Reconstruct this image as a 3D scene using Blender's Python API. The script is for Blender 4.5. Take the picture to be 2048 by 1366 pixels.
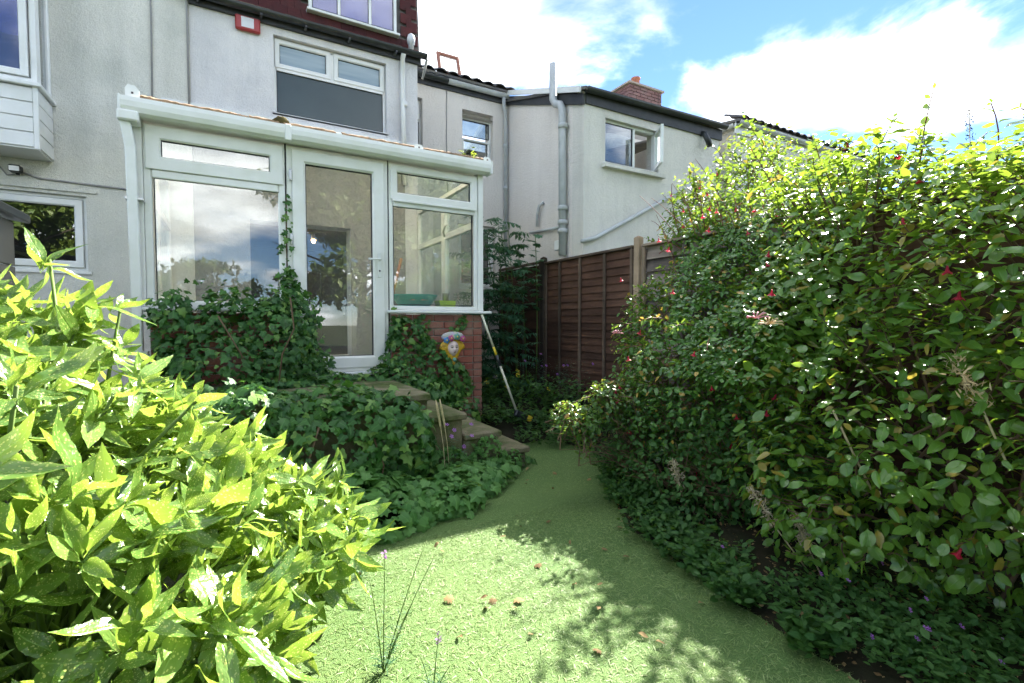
import bpy, bmesh, math, random
import numpy as np
from mathutils import Vector, Matrix

for o in list(bpy.data.objects):
    bpy.data.objects.remove(o)
SC = bpy.context.scene
COL = SC.collection
R = math.radians
rnd = random.Random(7)
rng = np.random.default_rng(11)

# ------------------------------------------------------------------ camera
EYE = 1.25
cam_d = bpy.data.cameras.new('camera')
cam = bpy.data.objects.new('camera', cam_d)
COL.objects.link(cam)
cam.location = (0, 0, EYE)
cam.rotation_euler = (R(90 - 2.22), 0, R(-29.6))
cam_d.sensor_width = 36
cam_d.lens = 36 * 980 / 2048
cam_d.clip_start = .02
cam_d.clip_end = 2000
SC.camera = cam

# ------------------------------------------------------------------ light
SUNV = Vector((1.05, .59, 1.0)).normalized()          # towards the sun
ELEV = math.asin(SUNV.z)
AZ = math.atan2(SUNV.x, SUNV.y)                        # from +Y clockwise
world = bpy.data.worlds.new('World')
SC.world = world
world.use_nodes = True
wn, wl = world.node_tree.nodes, world.node_tree.links
wn.clear()


def wnode(t, **kw):
    n = wn.new(t)
    for k, v in kw.items():
        setattr(n, k, v)
    return n


w_out = wnode('ShaderNodeOutputWorld')
sky = wnode('ShaderNodeTexSky', sky_type='NISHITA', sun_disc=False, sun_elevation=ELEV, sun_rotation=AZ,
            air_density=1.0, dust_density=0.0, ozone_density=6.0)
bg = wnode('ShaderNodeBackground')
bg.inputs['Strength'].default_value = .05
sky.air_density = .8
wl.new(sky.outputs[0], bg.inputs['Color'])
# fair-weather cloud: noise on a flat deck above the garden
tc = wnode('ShaderNodeTexCoord')
sep = wnode('ShaderNodeSeparateXYZ')
wl.new(tc.outputs['Generated'], sep.inputs[0])


def wmath(op, a, b=None, c=None):
    n = wnode('ShaderNodeMath', operation=op)
    for i, v in enumerate((a, b, c)):
        if v is None:
            continue
        if isinstance(v, (int, float)):
            n.inputs[i].default_value = v
        else:
            wl.new(v, n.inputs[i])
    return n.outputs[0]


zc = wmath('ADD', wmath('MAXIMUM', sep.outputs[2], 0.0), .22)
cmb = wnode('ShaderNodeCombineXYZ')
wl.new(wmath('DIVIDE', sep.outputs[0], zc), cmb.inputs[0])
wl.new(wmath('DIVIDE', sep.outputs[1], zc), cmb.inputs[1])
mp = wnode('ShaderNodeMapping')
mp.inputs['Location'].default_value = (2.6, 1.75, 0)
wl.new(cmb.outputs[0], mp.inputs[0])
nz = wnode('ShaderNodeTexNoise')
nz.inputs['Scale'].default_value = 1.15
nz.inputs['Detail'].default_value = 9
nz.inputs['Roughness'].default_value = .56
nz.inputs['Distortion'].default_value = .35
wl.new(mp.outputs[0], nz.inputs['Vector'])
ramp = wnode('ShaderNodeValToRGB')
ramp.color_ramp.elements[0].position = .452
ramp.color_ramp.elements[0].color = (0, 0, 0, 1)
ramp.color_ramp.elements[1].position = .63
ramp.color_ramp.elements[1].color = (1, 1, 1, 1)
ramp.color_ramp.interpolation = 'EASE'
wl.new(nz.outputs[0], ramp.inputs[0])
bgc = wnode('ShaderNodeBackground')
bgc.inputs['Color'].default_value = (.95, .98, 1.0, 1)
bgc.inputs['Strength'].default_value = .66
mixw = wnode('ShaderNodeMixShader')
up_ = wnode('ShaderNodeMapRange', interpolation_type='SMOOTHSTEP')
wl.new(sep.outputs[2], up_.inputs[0])
up_.inputs[1].default_value, up_.inputs[2].default_value = -.05, .02
wl.new(wmath('MULTIPLY', ramp.outputs[0], up_.outputs[0]), mixw.inputs[0])
nz2 = wnode('ShaderNodeTexNoise')
nz2.inputs['Scale'].default_value = 2.6
nz2.inputs['Detail'].default_value = 7
wl.new(mp.outputs[0], nz2.inputs['Vector'])
body = wnode('ShaderNodeMapRange')
wl.new(nz2.outputs[0], body.inputs[0])
body.inputs[1].default_value, body.inputs[2].default_value = .38, .60
body.inputs[3].default_value, body.inputs[4].default_value = .40, 1.0
wl.new(body.outputs[0], bgc.inputs['Strength'])
wl.new(bg.outputs[0], mixw.inputs[1])
wl.new(bgc.outputs[0], mixw.inputs[2])
wl.new(mixw.outputs[0], w_out.inputs[0])

sun_d = bpy.data.lights.new('sun', 'SUN')
sun_d.energy = 4.8
sun_d.angle = R(.53)
sun_d.color = (1, .95, .86)
sun = bpy.data.objects.new('sun', sun_d)
COL.objects.link(sun)
sun.rotation_euler = (-SUNV).to_track_quat('-Z', 'Y').to_euler()
sun.location = (20, 12, 20)

SC.view_settings.view_transform = 'Standard'
SC.view_settings.look = 'None'
SC.view_settings.exposure = 2.55
SC.view_settings.gamma = 1
SC.render.engine = 'CYCLES'
SC.cycles.use_adaptive_sampling = True
SC.cycles.adaptive_threshold = .03
SC.cycles.max_bounces = 5
SC.cycles.diffuse_bounces = 2
SC.cycles.glossy_bounces = 3
SC.cycles.transmission_bounces = 4
SC.cycles.transparent_max_bounces = 16
SC.cycles.sample_clamp_indirect = 6
SC.cycles.use_denoising = True

# ------------------------------------------------------------------ materials
MATS = {}


class NT:
    def __init__(s, name):
        s.m = bpy.data.materials.new(name)
        s.m.use_nodes = True
        s.n, s.l = s.m.node_tree.nodes, s.m.node_tree.links
        s.n.clear()
        s.out = s.n.new('ShaderNodeOutputMaterial')

    def node(s, t, inputs=None, **kw):
        n = s.n.new(t)
        for k, v in kw.items():
            setattr(n, k, v)
        for k, v in (inputs or {}).items():
            s.set(n.inputs[k], v)
        return n

    def set(s, sock, v):
        if hasattr(v, 'is_linked') or hasattr(v, 'links'):
            s.l.new(v, sock)
        elif isinstance(v, tuple) and len(v) == 3 and sock.type == 'RGBA':
            sock.default_value = (*v, 1)
        else:
            sock.default_value = v

    def math(s, op, a, b=0.0):
        return s.node('ShaderNodeMath', {0: a, 1: b}, operation=op).outputs[0]

    def noise(s, scale, detail=4, rough=.55, vec=None, dist=0):
        n = s.node('ShaderNodeTexNoise', {'Scale': scale, 'Detail': detail, 'Roughness': rough, 'Distortion': dist})
        if vec is not None:
            s.l.new(vec, n.inputs['Vector'])
        return n.outputs[0]

    def ramp(s, fac, stops):
        r = s.node('ShaderNodeValToRGB', {0: fac})
        el = r.color_ramp.elements
        while len(el) < len(stops):
            el.new(.5)
        for e, (p, c) in zip(el, stops):
            e.position = p
            e.color = (*c, 1) if len(c) == 3 else c
        return r.outputs[0]

    def mix(s, fac, a, b, mode='MIX'):
        n = s.node('ShaderNodeMix', {0: fac}, data_type='RGBA', blend_type=mode)
        s.set(n.inputs[6], a)
        s.set(n.inputs[7], b)
        return n.outputs[2]

    def coords(s, scale=(1, 1, 1), which='Object'):
        t = s.node('ShaderNodeTexCoord')
        m = s.node('ShaderNodeMapping', {'Vector': t.outputs[which]})
        m.inputs['Scale'].default_value = scale
        return m.outputs[0]

    def pos(s, scale=(1, 1, 1)):
        g = s.node('ShaderNodeNewGeometry')
        m = s.node('ShaderNodeMapping', {'Vector': g.outputs['Position']})
        m.inputs['Scale'].default_value = scale
        return m.outputs[0]

    def bump(s, h, strength=.3, dist=.01):
        return s.node('ShaderNodeBump', {'Strength': strength, 'Distance': dist, 'Height': h}).outputs[0]

    def princ(s, col, rough=.6, spec=.5, normal=None, **kw):
        p = s.node('ShaderNodeBsdfPrincipled', {'Base Color': col, 'Roughness': rough, 'Specular IOR Level': spec})
        if normal is not None:
            s.l.new(normal, p.inputs['Normal'])
        for k, v in kw.items():
            s.set(p.inputs[k], v)
        return p.outputs[0]

    def done(s, sh):
        s.l.new(sh, s.out.inputs[0])
        MATS[s.m.name] = s.m
        return s.m

    def rand(s):
        a = s.node('ShaderNodeObjectInfo').outputs['Random']
        b = s.node('ShaderNodeNewGeometry').outputs['Random Per Island']
        return s.math('FRACT', s.math('ADD', s.math('MULTIPLY', a, 7.31), b))


def render_wall(name, base, dirt, dirt2):
    t = NT(name)
    p = t.pos()
    streak = t.noise(1.0, 5, .6, t.pos((2.6, 2.6, .55)))
    blot = t.noise(1.3, 6, .6, p)
    fine = t.noise(90, 3, .7, p)
    c = t.mix(t.ramp(streak, [(.40, (0, 0, 0)), (.72, (1, 1, 1))]), base, dirt)
    c = t.mix(t.ramp(blot, [(.48, (0, 0, 0)), (.75, (.8, .8, .8))]), c, dirt2)
    run = t.noise(1.0, 6, .7, t.pos((3.5, 3.5, .3)))
    c = t.mix(t.math('MULTIPLY', t.ramp(run, [(.5, (0, 0, 0)), (.8, (1, 1, 1))]), .30), c, tuple(x * .75 for x in dirt2))
    c = t.mix(.30, c, t.ramp(fine, [(.3, (.35, .35, .33)), (.7, (1, 1, 1))]), 'MULTIPLY')
    return t.done(t.princ(c, .9, .2, t.bump(t.math('ADD', fine, t.math('MULTIPLY', t.noise(28, 3, .6, p), 1.2)), .8, .010)))


render_wall('render_grey', (.86, .85, .83), (.74, .74, .74), (.60, .60, .61))
render_wall('render_green', (.82, .81, .735), (.70, .70, .625), (.55, .57, .51))
render_wall('render_cream', (.86, .81, .745), (.81, .755, .69), (.74, .69, .63))
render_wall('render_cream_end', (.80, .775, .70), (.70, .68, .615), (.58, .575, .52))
render_wall('wall_shade_inside', (.36, .35, .33), (.32, .31, .29), (.28, .27, .26))  # wall colour darkened to imitate the dim conservatory interior


def plain(name, col, rough=.5, spec=.5, var=.12, scale=6, bump=0, metallic=0.0, dirt=None):
    t = NT(name)
    p = t.pos()
    n = t.noise(scale, 5, .6, p)
    lo = tuple(c * (1 - var) for c in col) if dirt is None else dirt
    c = t.mix(t.ramp(n, [(.38, (0, 0, 0)), (.68, (1, 1, 1))]), col, lo)
    nm = t.bump(t.noise(scale * 9, 3, .6, p), bump, .004) if bump else None
    return t.done(t.princ(c, rough, spec, nm, Metallic=metallic))


plain('upvc', (.80, .81, .79), .32, .5, scale=3, dirt=(.70, .72, .67))
plain('upvc_grime', (.80, .805, .77), .4, .5, scale=3, dirt=(.70, .71, .64))
plain('upvc_grey', (.50, .52, .52), .4, .5, scale=5, dirt=(.40, .42, .41))
plain('gasket', (.02, .02, .022), .5, .3)
plain('black_plastic', (.018, .02, .022), .35, .5, scale=7, dirt=(.035, .04, .038))
plain('black_paint', (.03, .033, .038), .55, .4, scale=7, dirt=(.05, .052, .055))
plain('hinge_metal', (.6, .6, .58), .35, .6, metallic=.6)
plain('cable_grey', (.30, .30, .29), .7, .3)
plain('red_plastic', (.38, .045, .045), .38, .5, scale=9)
plain('label_paper', (.72, .74, .76), .6, .3)
plain('slate', (.10, .10, .105), .75, .3, bump=.4, scale=5, dirt=(.16, .15, .12))
plain('brown_roof_edge', (.36, .25, .16), .85, .2, bump=.5, scale=14, dirt=(.14, .10, .06))
plain('moss_debris', (.10, .085, .03), .95, .1, bump=.8, scale=22, dirt=(.05, .04, .02))
plain('mortar', (.36, .33, .29), .95, .1, bump=.5, scale=14)
plain('mortar_dark', (.20, .17, .14), .95, .1, bump=.5, scale=14)
plain('soil', (.026, .023, .014), .97, .1, bump=1, scale=5, dirt=(.016, .020, .009))
plain('floor_pale', (.52, .49, .44), .9, .1, scale=3)
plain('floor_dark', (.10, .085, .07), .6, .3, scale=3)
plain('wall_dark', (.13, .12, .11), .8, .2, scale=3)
plain('curtain', (.62, .62, .64), .9, .1, scale=3)
plain('blind', (.50, .58, .64), .9, .1, scale=3)
plain('shed_panel', (.25, .235, .20), .75, .3, scale=3, bump=.2)
plain('lime_plastic', (.42, .62, .03), .35, .5)
plain('teal_plastic', (.03, .36, .30), .35, .5)
plain('pink_plastic', (.70, .25, .26), .4, .5)
plain('steel', (.55, .55, .50), .3, .5, metallic=.9)
plain('wood_handle', (.35, .15, .07), .5, .4)
plain('pole_cream', (.58, .56, .42), .45, .4)
plain('pole_yellow', (.68, .50, .04), .45, .4)
plain('skin_paint', (.66, .52, .48), .4, .5)
plain('hair_paint', (.66, .42, .03), .45, .5, scale=30, dirt=(.42, .22, .015))
plain('hat_paint', (.36, .30, .42), .5, .5, scale=28, dirt=(.30, .40, .16))
plain('flower_purple_paint', (.38, .06, .19), .5, .5)
plain('flower_blue_paint', (.05, .18, .40), .5, .5)
plain('yellow_paint', (.72, .58, .10), .5, .5)
plain('pendant_green', (.12, .30, .24), .4, .5)
plain('ink', (.06, .045, .05), .5, .4)
plain('lip_paint', (.30, .12, .12), .5, .4)
plain('cowl', (.60, .62, .64), .3, .5)
plain('skylight_frame', (.36, .15, .10), .55, .4)
plain('chimney_cap', (.42, .36, .30), .9, .1, scale=9)
plain('clay_pot', (.42, .17, .11), .85, .2)
plain('dead_black', (.02, .018, .018), .9, .1)
plain('straw', (.50, .42, .24), .85, .2, scale=30, dirt=(.34, .27, .15))
plain('seed_grey', (.42, .36, .25), .95, .1, scale=40, dirt=(.28, .23, .14))
plain('stem_brown', (.13, .085, .05), .8, .2, scale=30)
plain('stem_red', (.20, .07, .05), .7, .3, scale=30)
plain('stem_green', (.10, .16, .035), .6, .3, scale=30)
plain('bark', (.10, .08, .06), .9, .1, bump=.8, scale=12)


def wood(name, a, b, axis='Y', rough=.85):
    t = NT(name)
    sc = {'X': (1.2, 26, 26), 'Y': (26, 1.2, 26), 'Z': (26, 26, 1.2)}[axis]
    g = t.noise(1.0, 5, .65, t.pos(sc), .5)
    blot = t.noise(2.5, 4, .6, t.pos())
    rd = t.rand()
    c = t.mix(t.ramp(g, [(.35, (0, 0, 0)), (.66, (1, 1, 1))]), a, b)
    c = t.mix(t.math('MULTIPLY', t.ramp(blot, [(.4, (0, 0, 0)), (.7, (1, 1, 1))]), .5), c, tuple(x * .55 for x in a))
    fade = t.ramp(t.noise(1.1, 5, .7, t.pos((1, 1, 2.2))), [(.45, (0, 0, 0)), (.75, (1, 1, 1))])
    c = t.mix(t.math('MULTIPLY', fade, .45), c, tuple(min(1, x * 1.9 + .02) for x in a))
    c = t.mix(1.0, c, t.ramp(rd, [(0, (.55, .55, .55)), (1, (1.45, 1.4, 1.32))]), 'MULTIPLY')
    return t.done(t.princ(c, rough, .25, t.bump(g, .5, .004)))


wood('fence_brown', (.082, .042, .027), (.052, .028, .019))
wood('fence_batten', (.105, .078, .056), (.07, .052, .04), 'Z')
wood('fence_grey', (.22, .185, .155), (.14, .115, .10))
wood('post_pale', (.33, .25, .17), (.24, .18, .125), 'Z')
wood('rail_pale', (.40, .31, .22), (.28, .22, .16))


def brick_mat(name, stops, stain, thr=.44, amt=.75):
    t = NT(name)
    rd = t.rand()
    p = t.pos()
    c = t.ramp(rd, stops)
    c = t.mix(t.math('MULTIPLY', t.ramp(t.noise(4, 6, .65, p), [(thr, (0, 0, 0)), (thr + .26, (1, 1, 1))]), amt), c, stain)
    c = t.mix(.5, c, t.ramp(t.noise(60, 3, .7, p), [(.3, (.55, .55, .55)), (.7, (1.1, 1.1, 1.1))]), 'MULTIPLY')
    return t.done(t.princ(c, .9, .2, t.bump(t.noise(70, 4, .7, p), .6, .004)))


brick_mat('brick_red', [(0, (.22, .080, .060)), (.35, (.33, .12, .085)), (.7, (.27, .085, .062)), (1, (.36, .16, .115))], (.28, .22, .17))
brick_mat('brick_tan', [(0, (.30, .19, .11)), (.5, (.36, .22, .13)), (1, (.22, .14, .09))], (.18, .13, .09))
brick_mat('brick_chimney', [(0, (.22, .12, .11)), (.5, (.27, .15, .14)), (1, (.18, .10, .10))], (.3, .22, .2))
brick_mat('tile_red', [(0, (.085, .028, .030)), (.5, (.12, .036, .036)), (1, (.07, .025, .028))], (.06, .035, .035))
brick_mat('tile_eave', [(0, (.13, .12, .10)), (.5, (.20, .17, .13)), (1, (.10, .10, .09))], (.10, .13, .05))
brick_mat('tile_slate', [(0, (.07, .075, .085)), (.5, (.10, .10, .11)), (1, (.06, .06, .07))], (.12, .11, .09))
brick_mat('stone_step', [(0, (.22, .18, .12)), (.5, (.26, .21, .15)), (1, (.19, .16, .10))], (.055, .085, .018), .34, .9)


def glass(name, refl=.085, tint=(1, 1, 1), dirt=.06, rough=0.0):
    t = NT(name)
    lw = t.node('ShaderNodeLayerWeight', {'Blend': .5}).outputs['Facing']
    fac = t.math('ADD', t.math('MULTIPLY', t.math('POWER', lw, 4.0), .75), refl)
    g = t.node('ShaderNodeBsdfGlossy', {'Color': (1, 1, 1), 'Roughness': rough}).outputs[0]
    tr = t.node('ShaderNodeBsdfTransparent', {'Color': tint}).outputs[0]
    m = t.node('ShaderNodeMixShader', {0: fac, 1: tr, 2: g}).outputs[0]
    d = t.node('ShaderNodeBsdfDiffuse', {'Color': (.62, .63, .60)}).outputs[0]
    grime = t.math('MULTIPLY', t.ramp(t.noise(2.2, 5, .65, t.pos((1, 1, .6))), [(.35, (.25, .25, .25)), (.75, (1, 1, 1))]), dirt)
    return t.done(t.node('ShaderNodeMixShader', {0: grime, 1: m, 2: d}).outputs[0])


glass('glass_clear', .095, (.96, .98, .97), .08)
glass('glass_side', .05, (.93, .97, .94), .10)
glass('glass_dark', .16, (.55, .6, .6), .02)
glass('glass_blue', .12, (.62, .64, .86), .03, .03)

t = NT('frosted_dark')
t.done(t.princ(t.mix(t.noise(1.6, 4, .6, t.pos()), (.014, .034, .038), (.036, .068, .072)), .16, .6, t.bump(t.noise(120, 2, .5, t.pos()), .12, .004)))
t = NT('frosted_blue')
t.done(t.princ(t.ramp(t.noise(1.8, 2, .5, t.pos((.4, 1, 5))), [(.35, (.16, .25, .32)), (.65, (.36, .45, .50))]), .28, .5))

t = NT('polycarbonate')
n1 = t.noise(3, 5, .6, t.pos((6, 1, 1)))
colp = t.ramp(n1, [(.35, (.50, .38, .25)), (.7, (.24, .17, .10))])
t.done(t.node('ShaderNodeMixShader', {0: .88,
       1: t.princ(colp, .4, .4), 2: t.node('ShaderNodeBsdfTranslucent', {'Color': (.97, .92, .82)}).outputs[0]}).outputs[0])

t = NT('bulb_glow')
t.done(t.node('ShaderNodeEmission', {'Color': (1, .55, .2), 'Strength': 14.0}).outputs[0])


def leaf_mat(name, c_lo, c_hi, c_trans, trans=.4, rough=.32, spec=.5, vein=0.25, spots=False, yellow=None, yfrac=.06):
    t = NT(name)
    rd = t.rand()
    uv = t.node('ShaderNodeUVMap')
    uv.uv_map = 'UVMap'
    sp = t.node('ShaderNodeSeparateXYZ', {0: uv.outputs[0]})
    v = t.math('ABSOLUTE', t.math('SUBTRACT', sp.outputs[1], .5))
    c = t.mix(rd, c_lo, c_hi)
    tcol = t.mix(rd, tuple(x * .75 for x in c_trans), c_trans)
    mid = t.ramp(v, [(.0, (1, 1, 1)), (.05, (0, 0, 0))])
    c = t.mix(t.math('MULTIPLY', mid, vein), c, tuple(min(1, x * 2.0 + .03) for x in c_hi))
    if yellow is not None:
        ysel = t.ramp(t.math('FRACT', t.math('MULTIPLY', rd, 13.7)), [(1 - yfrac - .01, (0, 0, 0)), (1 - yfrac, (1, 1, 1))])
        c = t.mix(ysel, c, yellow)
        tcol = t.mix(ysel, tcol, yellow)
    nm = None
    if spots:
        off = t.node('ShaderNodeCombineXYZ', {0: t.math('MULTIPLY', rd, 37.0), 1: t.math('MULTIPLY', rd, 91.0), 2: 0.0})
        mp_ = t.node('ShaderNodeMapping', {'Vector': uv.outputs[0], 'Location': off.outputs[0]})
        mp_.inputs['Scale'].default_value = (1, .42, 1)
        for sc, th in ((11, .22), (21, .25)):
            vo = t.node('ShaderNodeTexVoronoi', {'Vector': mp_.outputs[0], 'Scale': float(sc), 'Randomness': 1.0})
            s_ = t.ramp(t.math('ADD', vo.outputs['Distance'], t.math('MULTIPLY', t.noise(9, 2, .5, mp_.outputs[0]), .10)),
                        [(th, (1, 1, 1)), (th + .06, (0, 0, 0))])
            c = t.mix(t.math('MULTIPLY', s_, .85), c, (.50, .52, .14))
            tcol = t.mix(t.math('MULTIPLY', s_, .7), tcol, (.75, .80, .25))
        nm = t.bump(t.math('ADD', t.noise(5, 3, .5, mp_.outputs[0]), t.math('MULTIPLY', mid, -.25)), .35, .02)
    else:
        nm = t.bump(t.math('MULTIPLY', mid, -1.0), .35, .003)
    p = t.princ(c, rough, spec, nm)
    tr = t.node('ShaderNodeBsdfTranslucent', {'Color': tcol}).outputs[0]
    return t.done(t.node('ShaderNodeMixShader', {0: trans, 1: p, 2: tr}).outputs[0])


leaf_mat('aucuba_leaf', (.070, .155, .026), (.165, .28, .058), (.36, .52, .065), .38, .25, .6, .35, True)
leaf_mat('ivy_leaf', (.018, .075, .016), (.060, .165, .030), (.12, .30, .03), .25, .42, .32, .35, yellow=(.13, .25, .045), yfrac=.14)
leaf_mat('hedge_leaf', (.055, .15, .022), (.115, .235, .034), (.30, .44, .04), .40, .24, .6, .3, yellow=(.30, .25, .04), yfrac=.05)
leaf_mat('fuchsia_leaf', (.045, .14, .026), (.10, .225, .036), (.28, .43, .045), .38, .22, .6, .3, yellow=(.45, .30, .06), yfrac=.05)
leaf_mat('rose_leaf', (.05, .13, .030), (.095, .19, .035), (.30, .43, .05), .36, .26, .6, .3, yellow=(.42, .24, .06), yfrac=.05)
leaf_mat('cover_leaf', (.045, .145, .030), (.115, .25, .060), (.22, .40, .06), .30, .5, .28, .3)
leaf_mat('pinnate_leaf', (.025, .095, .050), (.065, .165, .080), (.12, .28, .08), .28, .45, .35, .3)
leaf_mat('bed_leaf', (.018, .065, .014), (.050, .12, .025), (.16, .32, .03), .30, .55, .25, .2)
leaf_mat('tree_leaf', (.060, .11, .022), (.14, .19, .040), (.22, .30, .03), .28, .5, .3, .0)
leaf_mat('dry_leaf', (.10, .060, .025), (.27, .19, .085), (.24, .15, .05), .12, .8, .2, .3)
leaf_mat('petal_red', (.34, .012, .03), (.50, .02, .06), (.6, .03, .06), .3, .5, .3, 0)
leaf_mat('petal_pink', (.70, .22, .32), (.80, .55, .52), (.8, .35, .4), .35, .5, .3, 0)
leaf_mat('petal_cream', (.70, .58, .36), (.70, .50, .28), (.7, .5, .3), .3, .6, .2, 0)
leaf_mat('petal_yellow', (.75, .55, .03), (.80, .62, .05), (.8, .6, .05), .3, .5, .3, 0)
leaf_mat('petal_purple', (.30, .10, .42), (.42, .16, .52), (.4, .15, .5), .3, .5, .3, 0)
leaf_mat('grass_blade', (.120, .215, .052), (.25, .325, .115), (.21, .31, .065), .22, .45, .45, 0)
leaf_mat('weed_leaf', (.10, .16, .03), (.16, .24, .04), (.36, .46, .05), .4, .4, .4, .2)

t = NT('turf')
p = t.pos()
c = t.mix(t.ramp(t.noise(1.6, 4, .6, p), [(.35, (0, 0, 0)), (.7, (1, 1, 1))]), (.090, .165, .042), (.120, .19, .055))
c = t.mix(.7, c, t.ramp(t.noise(160, 3, .7, p), [(.3, (.4, .45, .4)), (.7, (1.3, 1.3, 1.25))]), 'MULTIPLY')
t.done(t.princ(c, .8, .3, t.bump(t.noise(190, 2, .6, p), .8, .01)))
t = NT('ground_mix')
p = t.pos()
c = t.mix(t.ramp(t.noise(.9, 6, .65, p), [(.42, (0, 0, 0)), (.62, (1, 1, 1))]), (.030, .026, .016), (.035, .060, .018))
t.done(t.princ(c, .95, .1, t.bump(t.noise(24, 6, .7, p), 1, .03)))


# ------------------------------------------------------------------ geometry helpers
class MB:
    """collects faces; build() links them as one mesh object"""

    def __init__(s):
        s.v, s.f = [], []

    def add(s, vs, fs):
        k = len(s.v)
        s.v += [tuple(v) for v in vs]
        s.f += [tuple(i + k for i in f) for f in fs]
        return s

    def box(s, x0, x1, y0, y1, z0, z1):
        return s.add([(x0, y0, z0), (x1, y0, z0), (x1, y1, z0), (x0, y1, z0), (x0, y0, z1), (x1, y0, z1), (x1, y1, z1), (x0, y1, z1)],
                     [(0, 3, 2, 1), (4, 5, 6, 7), (0, 1, 5, 4), (1, 2, 6, 5), (2, 3, 7, 6), (3, 0, 4, 7)])

    def sweep(s, path, prof, closed=False, cap=True):
        """prof: list of (a,b) in the plane spanned by (side, up) frames along path of (point, side, up)"""
        n, m = len(path), len(prof)
        vs, fs = [], []
        for p, a, b in path:
            p, a, b = Vector(p), Vector(a), Vector(b)
            vs += [tuple(p + a * u + b * w) for u, w in prof]
        for i in range(n if closed else n - 1):
            j = (i + 1) % n
            for k in range(m):
                l = (k + 1) % m
                fs.append((i * m + k, i * m + l, j * m + l, j * m + k))
        if cap and not closed:
            fs.append(tuple(range(m - 1, -1, -1)))
            fs.append(tuple((n - 1) * m + k for k in range(m)))
        return s.add(vs, fs)

    def tube(s, pts, r, n=8, cap=True):
        pts = [Vector(p) for p in pts]
        rs = r if isinstance(r, (list, tuple)) else [r] * len(pts)
        path = []
        up = None
        for i, p in enumerate(pts):
            d = (pts[min(i + 1, len(pts) - 1)] - pts[max(i - 1, 0)])
            d = d.normalized() if d.length > 1e-9 else Vector((0, 0, 1))
            if up is None:
                up = Vector((0, 0, 1)) if abs(d.z) < .9 else Vector((1, 0, 0))
            a = d.cross(up).normalized()
            up = a.cross(d).normalized()
            path.append((p, a * rs[i], up * rs[i]))
        prof = [(math.cos(2 * math.pi * k / n), math.sin(2 * math.pi * k / n)) for k in range(n)]
        return s.sweep(path, prof, cap=cap)

    def lathe(s, cx, cy, prof, n=16, cap=True):
        vs, fs = [], []
        for r, z in prof:
            vs += [(cx + r * math.cos(2 * math.pi * k / n), cy + r * math.sin(2 * math.pi * k / n), z) for k in range(n)]
        for i in range(len(prof) - 1):
            for k in range(n):
                l = (k + 1) % n
                fs.append((i * n + k, i * n + l, (i + 1) * n + l, (i + 1) * n + k))
        if cap:
            fs.append(tuple(range(n - 1, -1, -1)))
            fs.append(tuple((len(prof) - 1) * n + k for k in range(n)))
        return s.add(vs, fs)

    def mesh(s, name, mat, smooth=False, bevel=0):
        me = bpy.data.meshes.new(name)
        me.from_pydata(s.v, [], s.f)
        bm = bmesh.new()
        bm.from_mesh(me)
        bmesh.ops.recalc_face_normals(bm, faces=bm.faces)
        if bevel:
            bmesh.ops.bevel(bm, geom=[e for e in bm.edges if len(e.link_faces) == 2 and e.calc_face_angle(0) > .5],
                            offset=bevel, segments=1, affect='EDGES', clamp_overlap=True)
        bm.to_mesh(me)
        bm.free()
        if smooth:
            for p in me.polygons:
                p.use_smooth = True
        me.materials.append(MATS[mat])
        return me

    def build(s, name, mat, parent=None, smooth=False, bevel=0):
        o = bpy.data.objects.new(name, s.mesh(name, mat, smooth, bevel))
        COL.objects.link(o)
        link(o, parent)
        return o


def link(o, parent):
    if parent is not None:
        o.parent = parent
        o.matrix_parent_inverse = origin_of(parent).inverted()


def origin_of(p):
    m = Matrix.Translation(p.location) @ p.rotation_euler.to_matrix().to_4x4()
    return origin_of(p.parent) @ (p.matrix_parent_inverse @ m) if p.parent else m


def thing(name, label, cat, loc=(0, 0, 0), group=None):
    o = bpy.data.objects.new(name, None)
    o.empty_display_size = .1
    COL.objects.link(o)
    o.location = loc
    tag(o, label, cat, group)
    return o


def tag(o, label, cat, group=None):
    o['label'] = label
    o['category'] = cat
    if group:
        o['group'] = group
    return o


def struct(o):
    o['kind'] = 'structure'
    return o


def stuff(o, label=None, cat=None):
    o['kind'] = 'stuff'
    if label:
        o['label'] = label
        o['category'] = cat
    return o


def B(name, mat, parent, x0, x1, y0, y1, z0, z1, bevel=0):
    return MB().box(x0, x1, y0, y1, z0, z1).build(name, mat, parent, bevel=bevel)


def rect_ring(x0, x1, z0, z1, prof):
    """mitred frame in the XZ plane; prof = closed list of (inset, y)"""
    m = MB()
    path = []
    for (x, z, sx, sz) in ((x0, z0, 1, 1), (x1, z0, -1, 1), (x1, z1, -1, -1), (x0, z1, 1, -1)):
        path.append(((x, 0, z), (sx, 0, sz), (0, 1, 0)))
    return m.sweep(path, prof, closed=True)


def frame_prof(w, y0, y1, c=.012):
    return [(0, y0 + c * .4), (c * .4, y0), (w - c, y0), (w, y0 + c), (w, y1), (0, y1)]


def turn(o, mat4):
    for v in o.data.vertices:
        v.co = mat4 @ v.co
    return o


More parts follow.
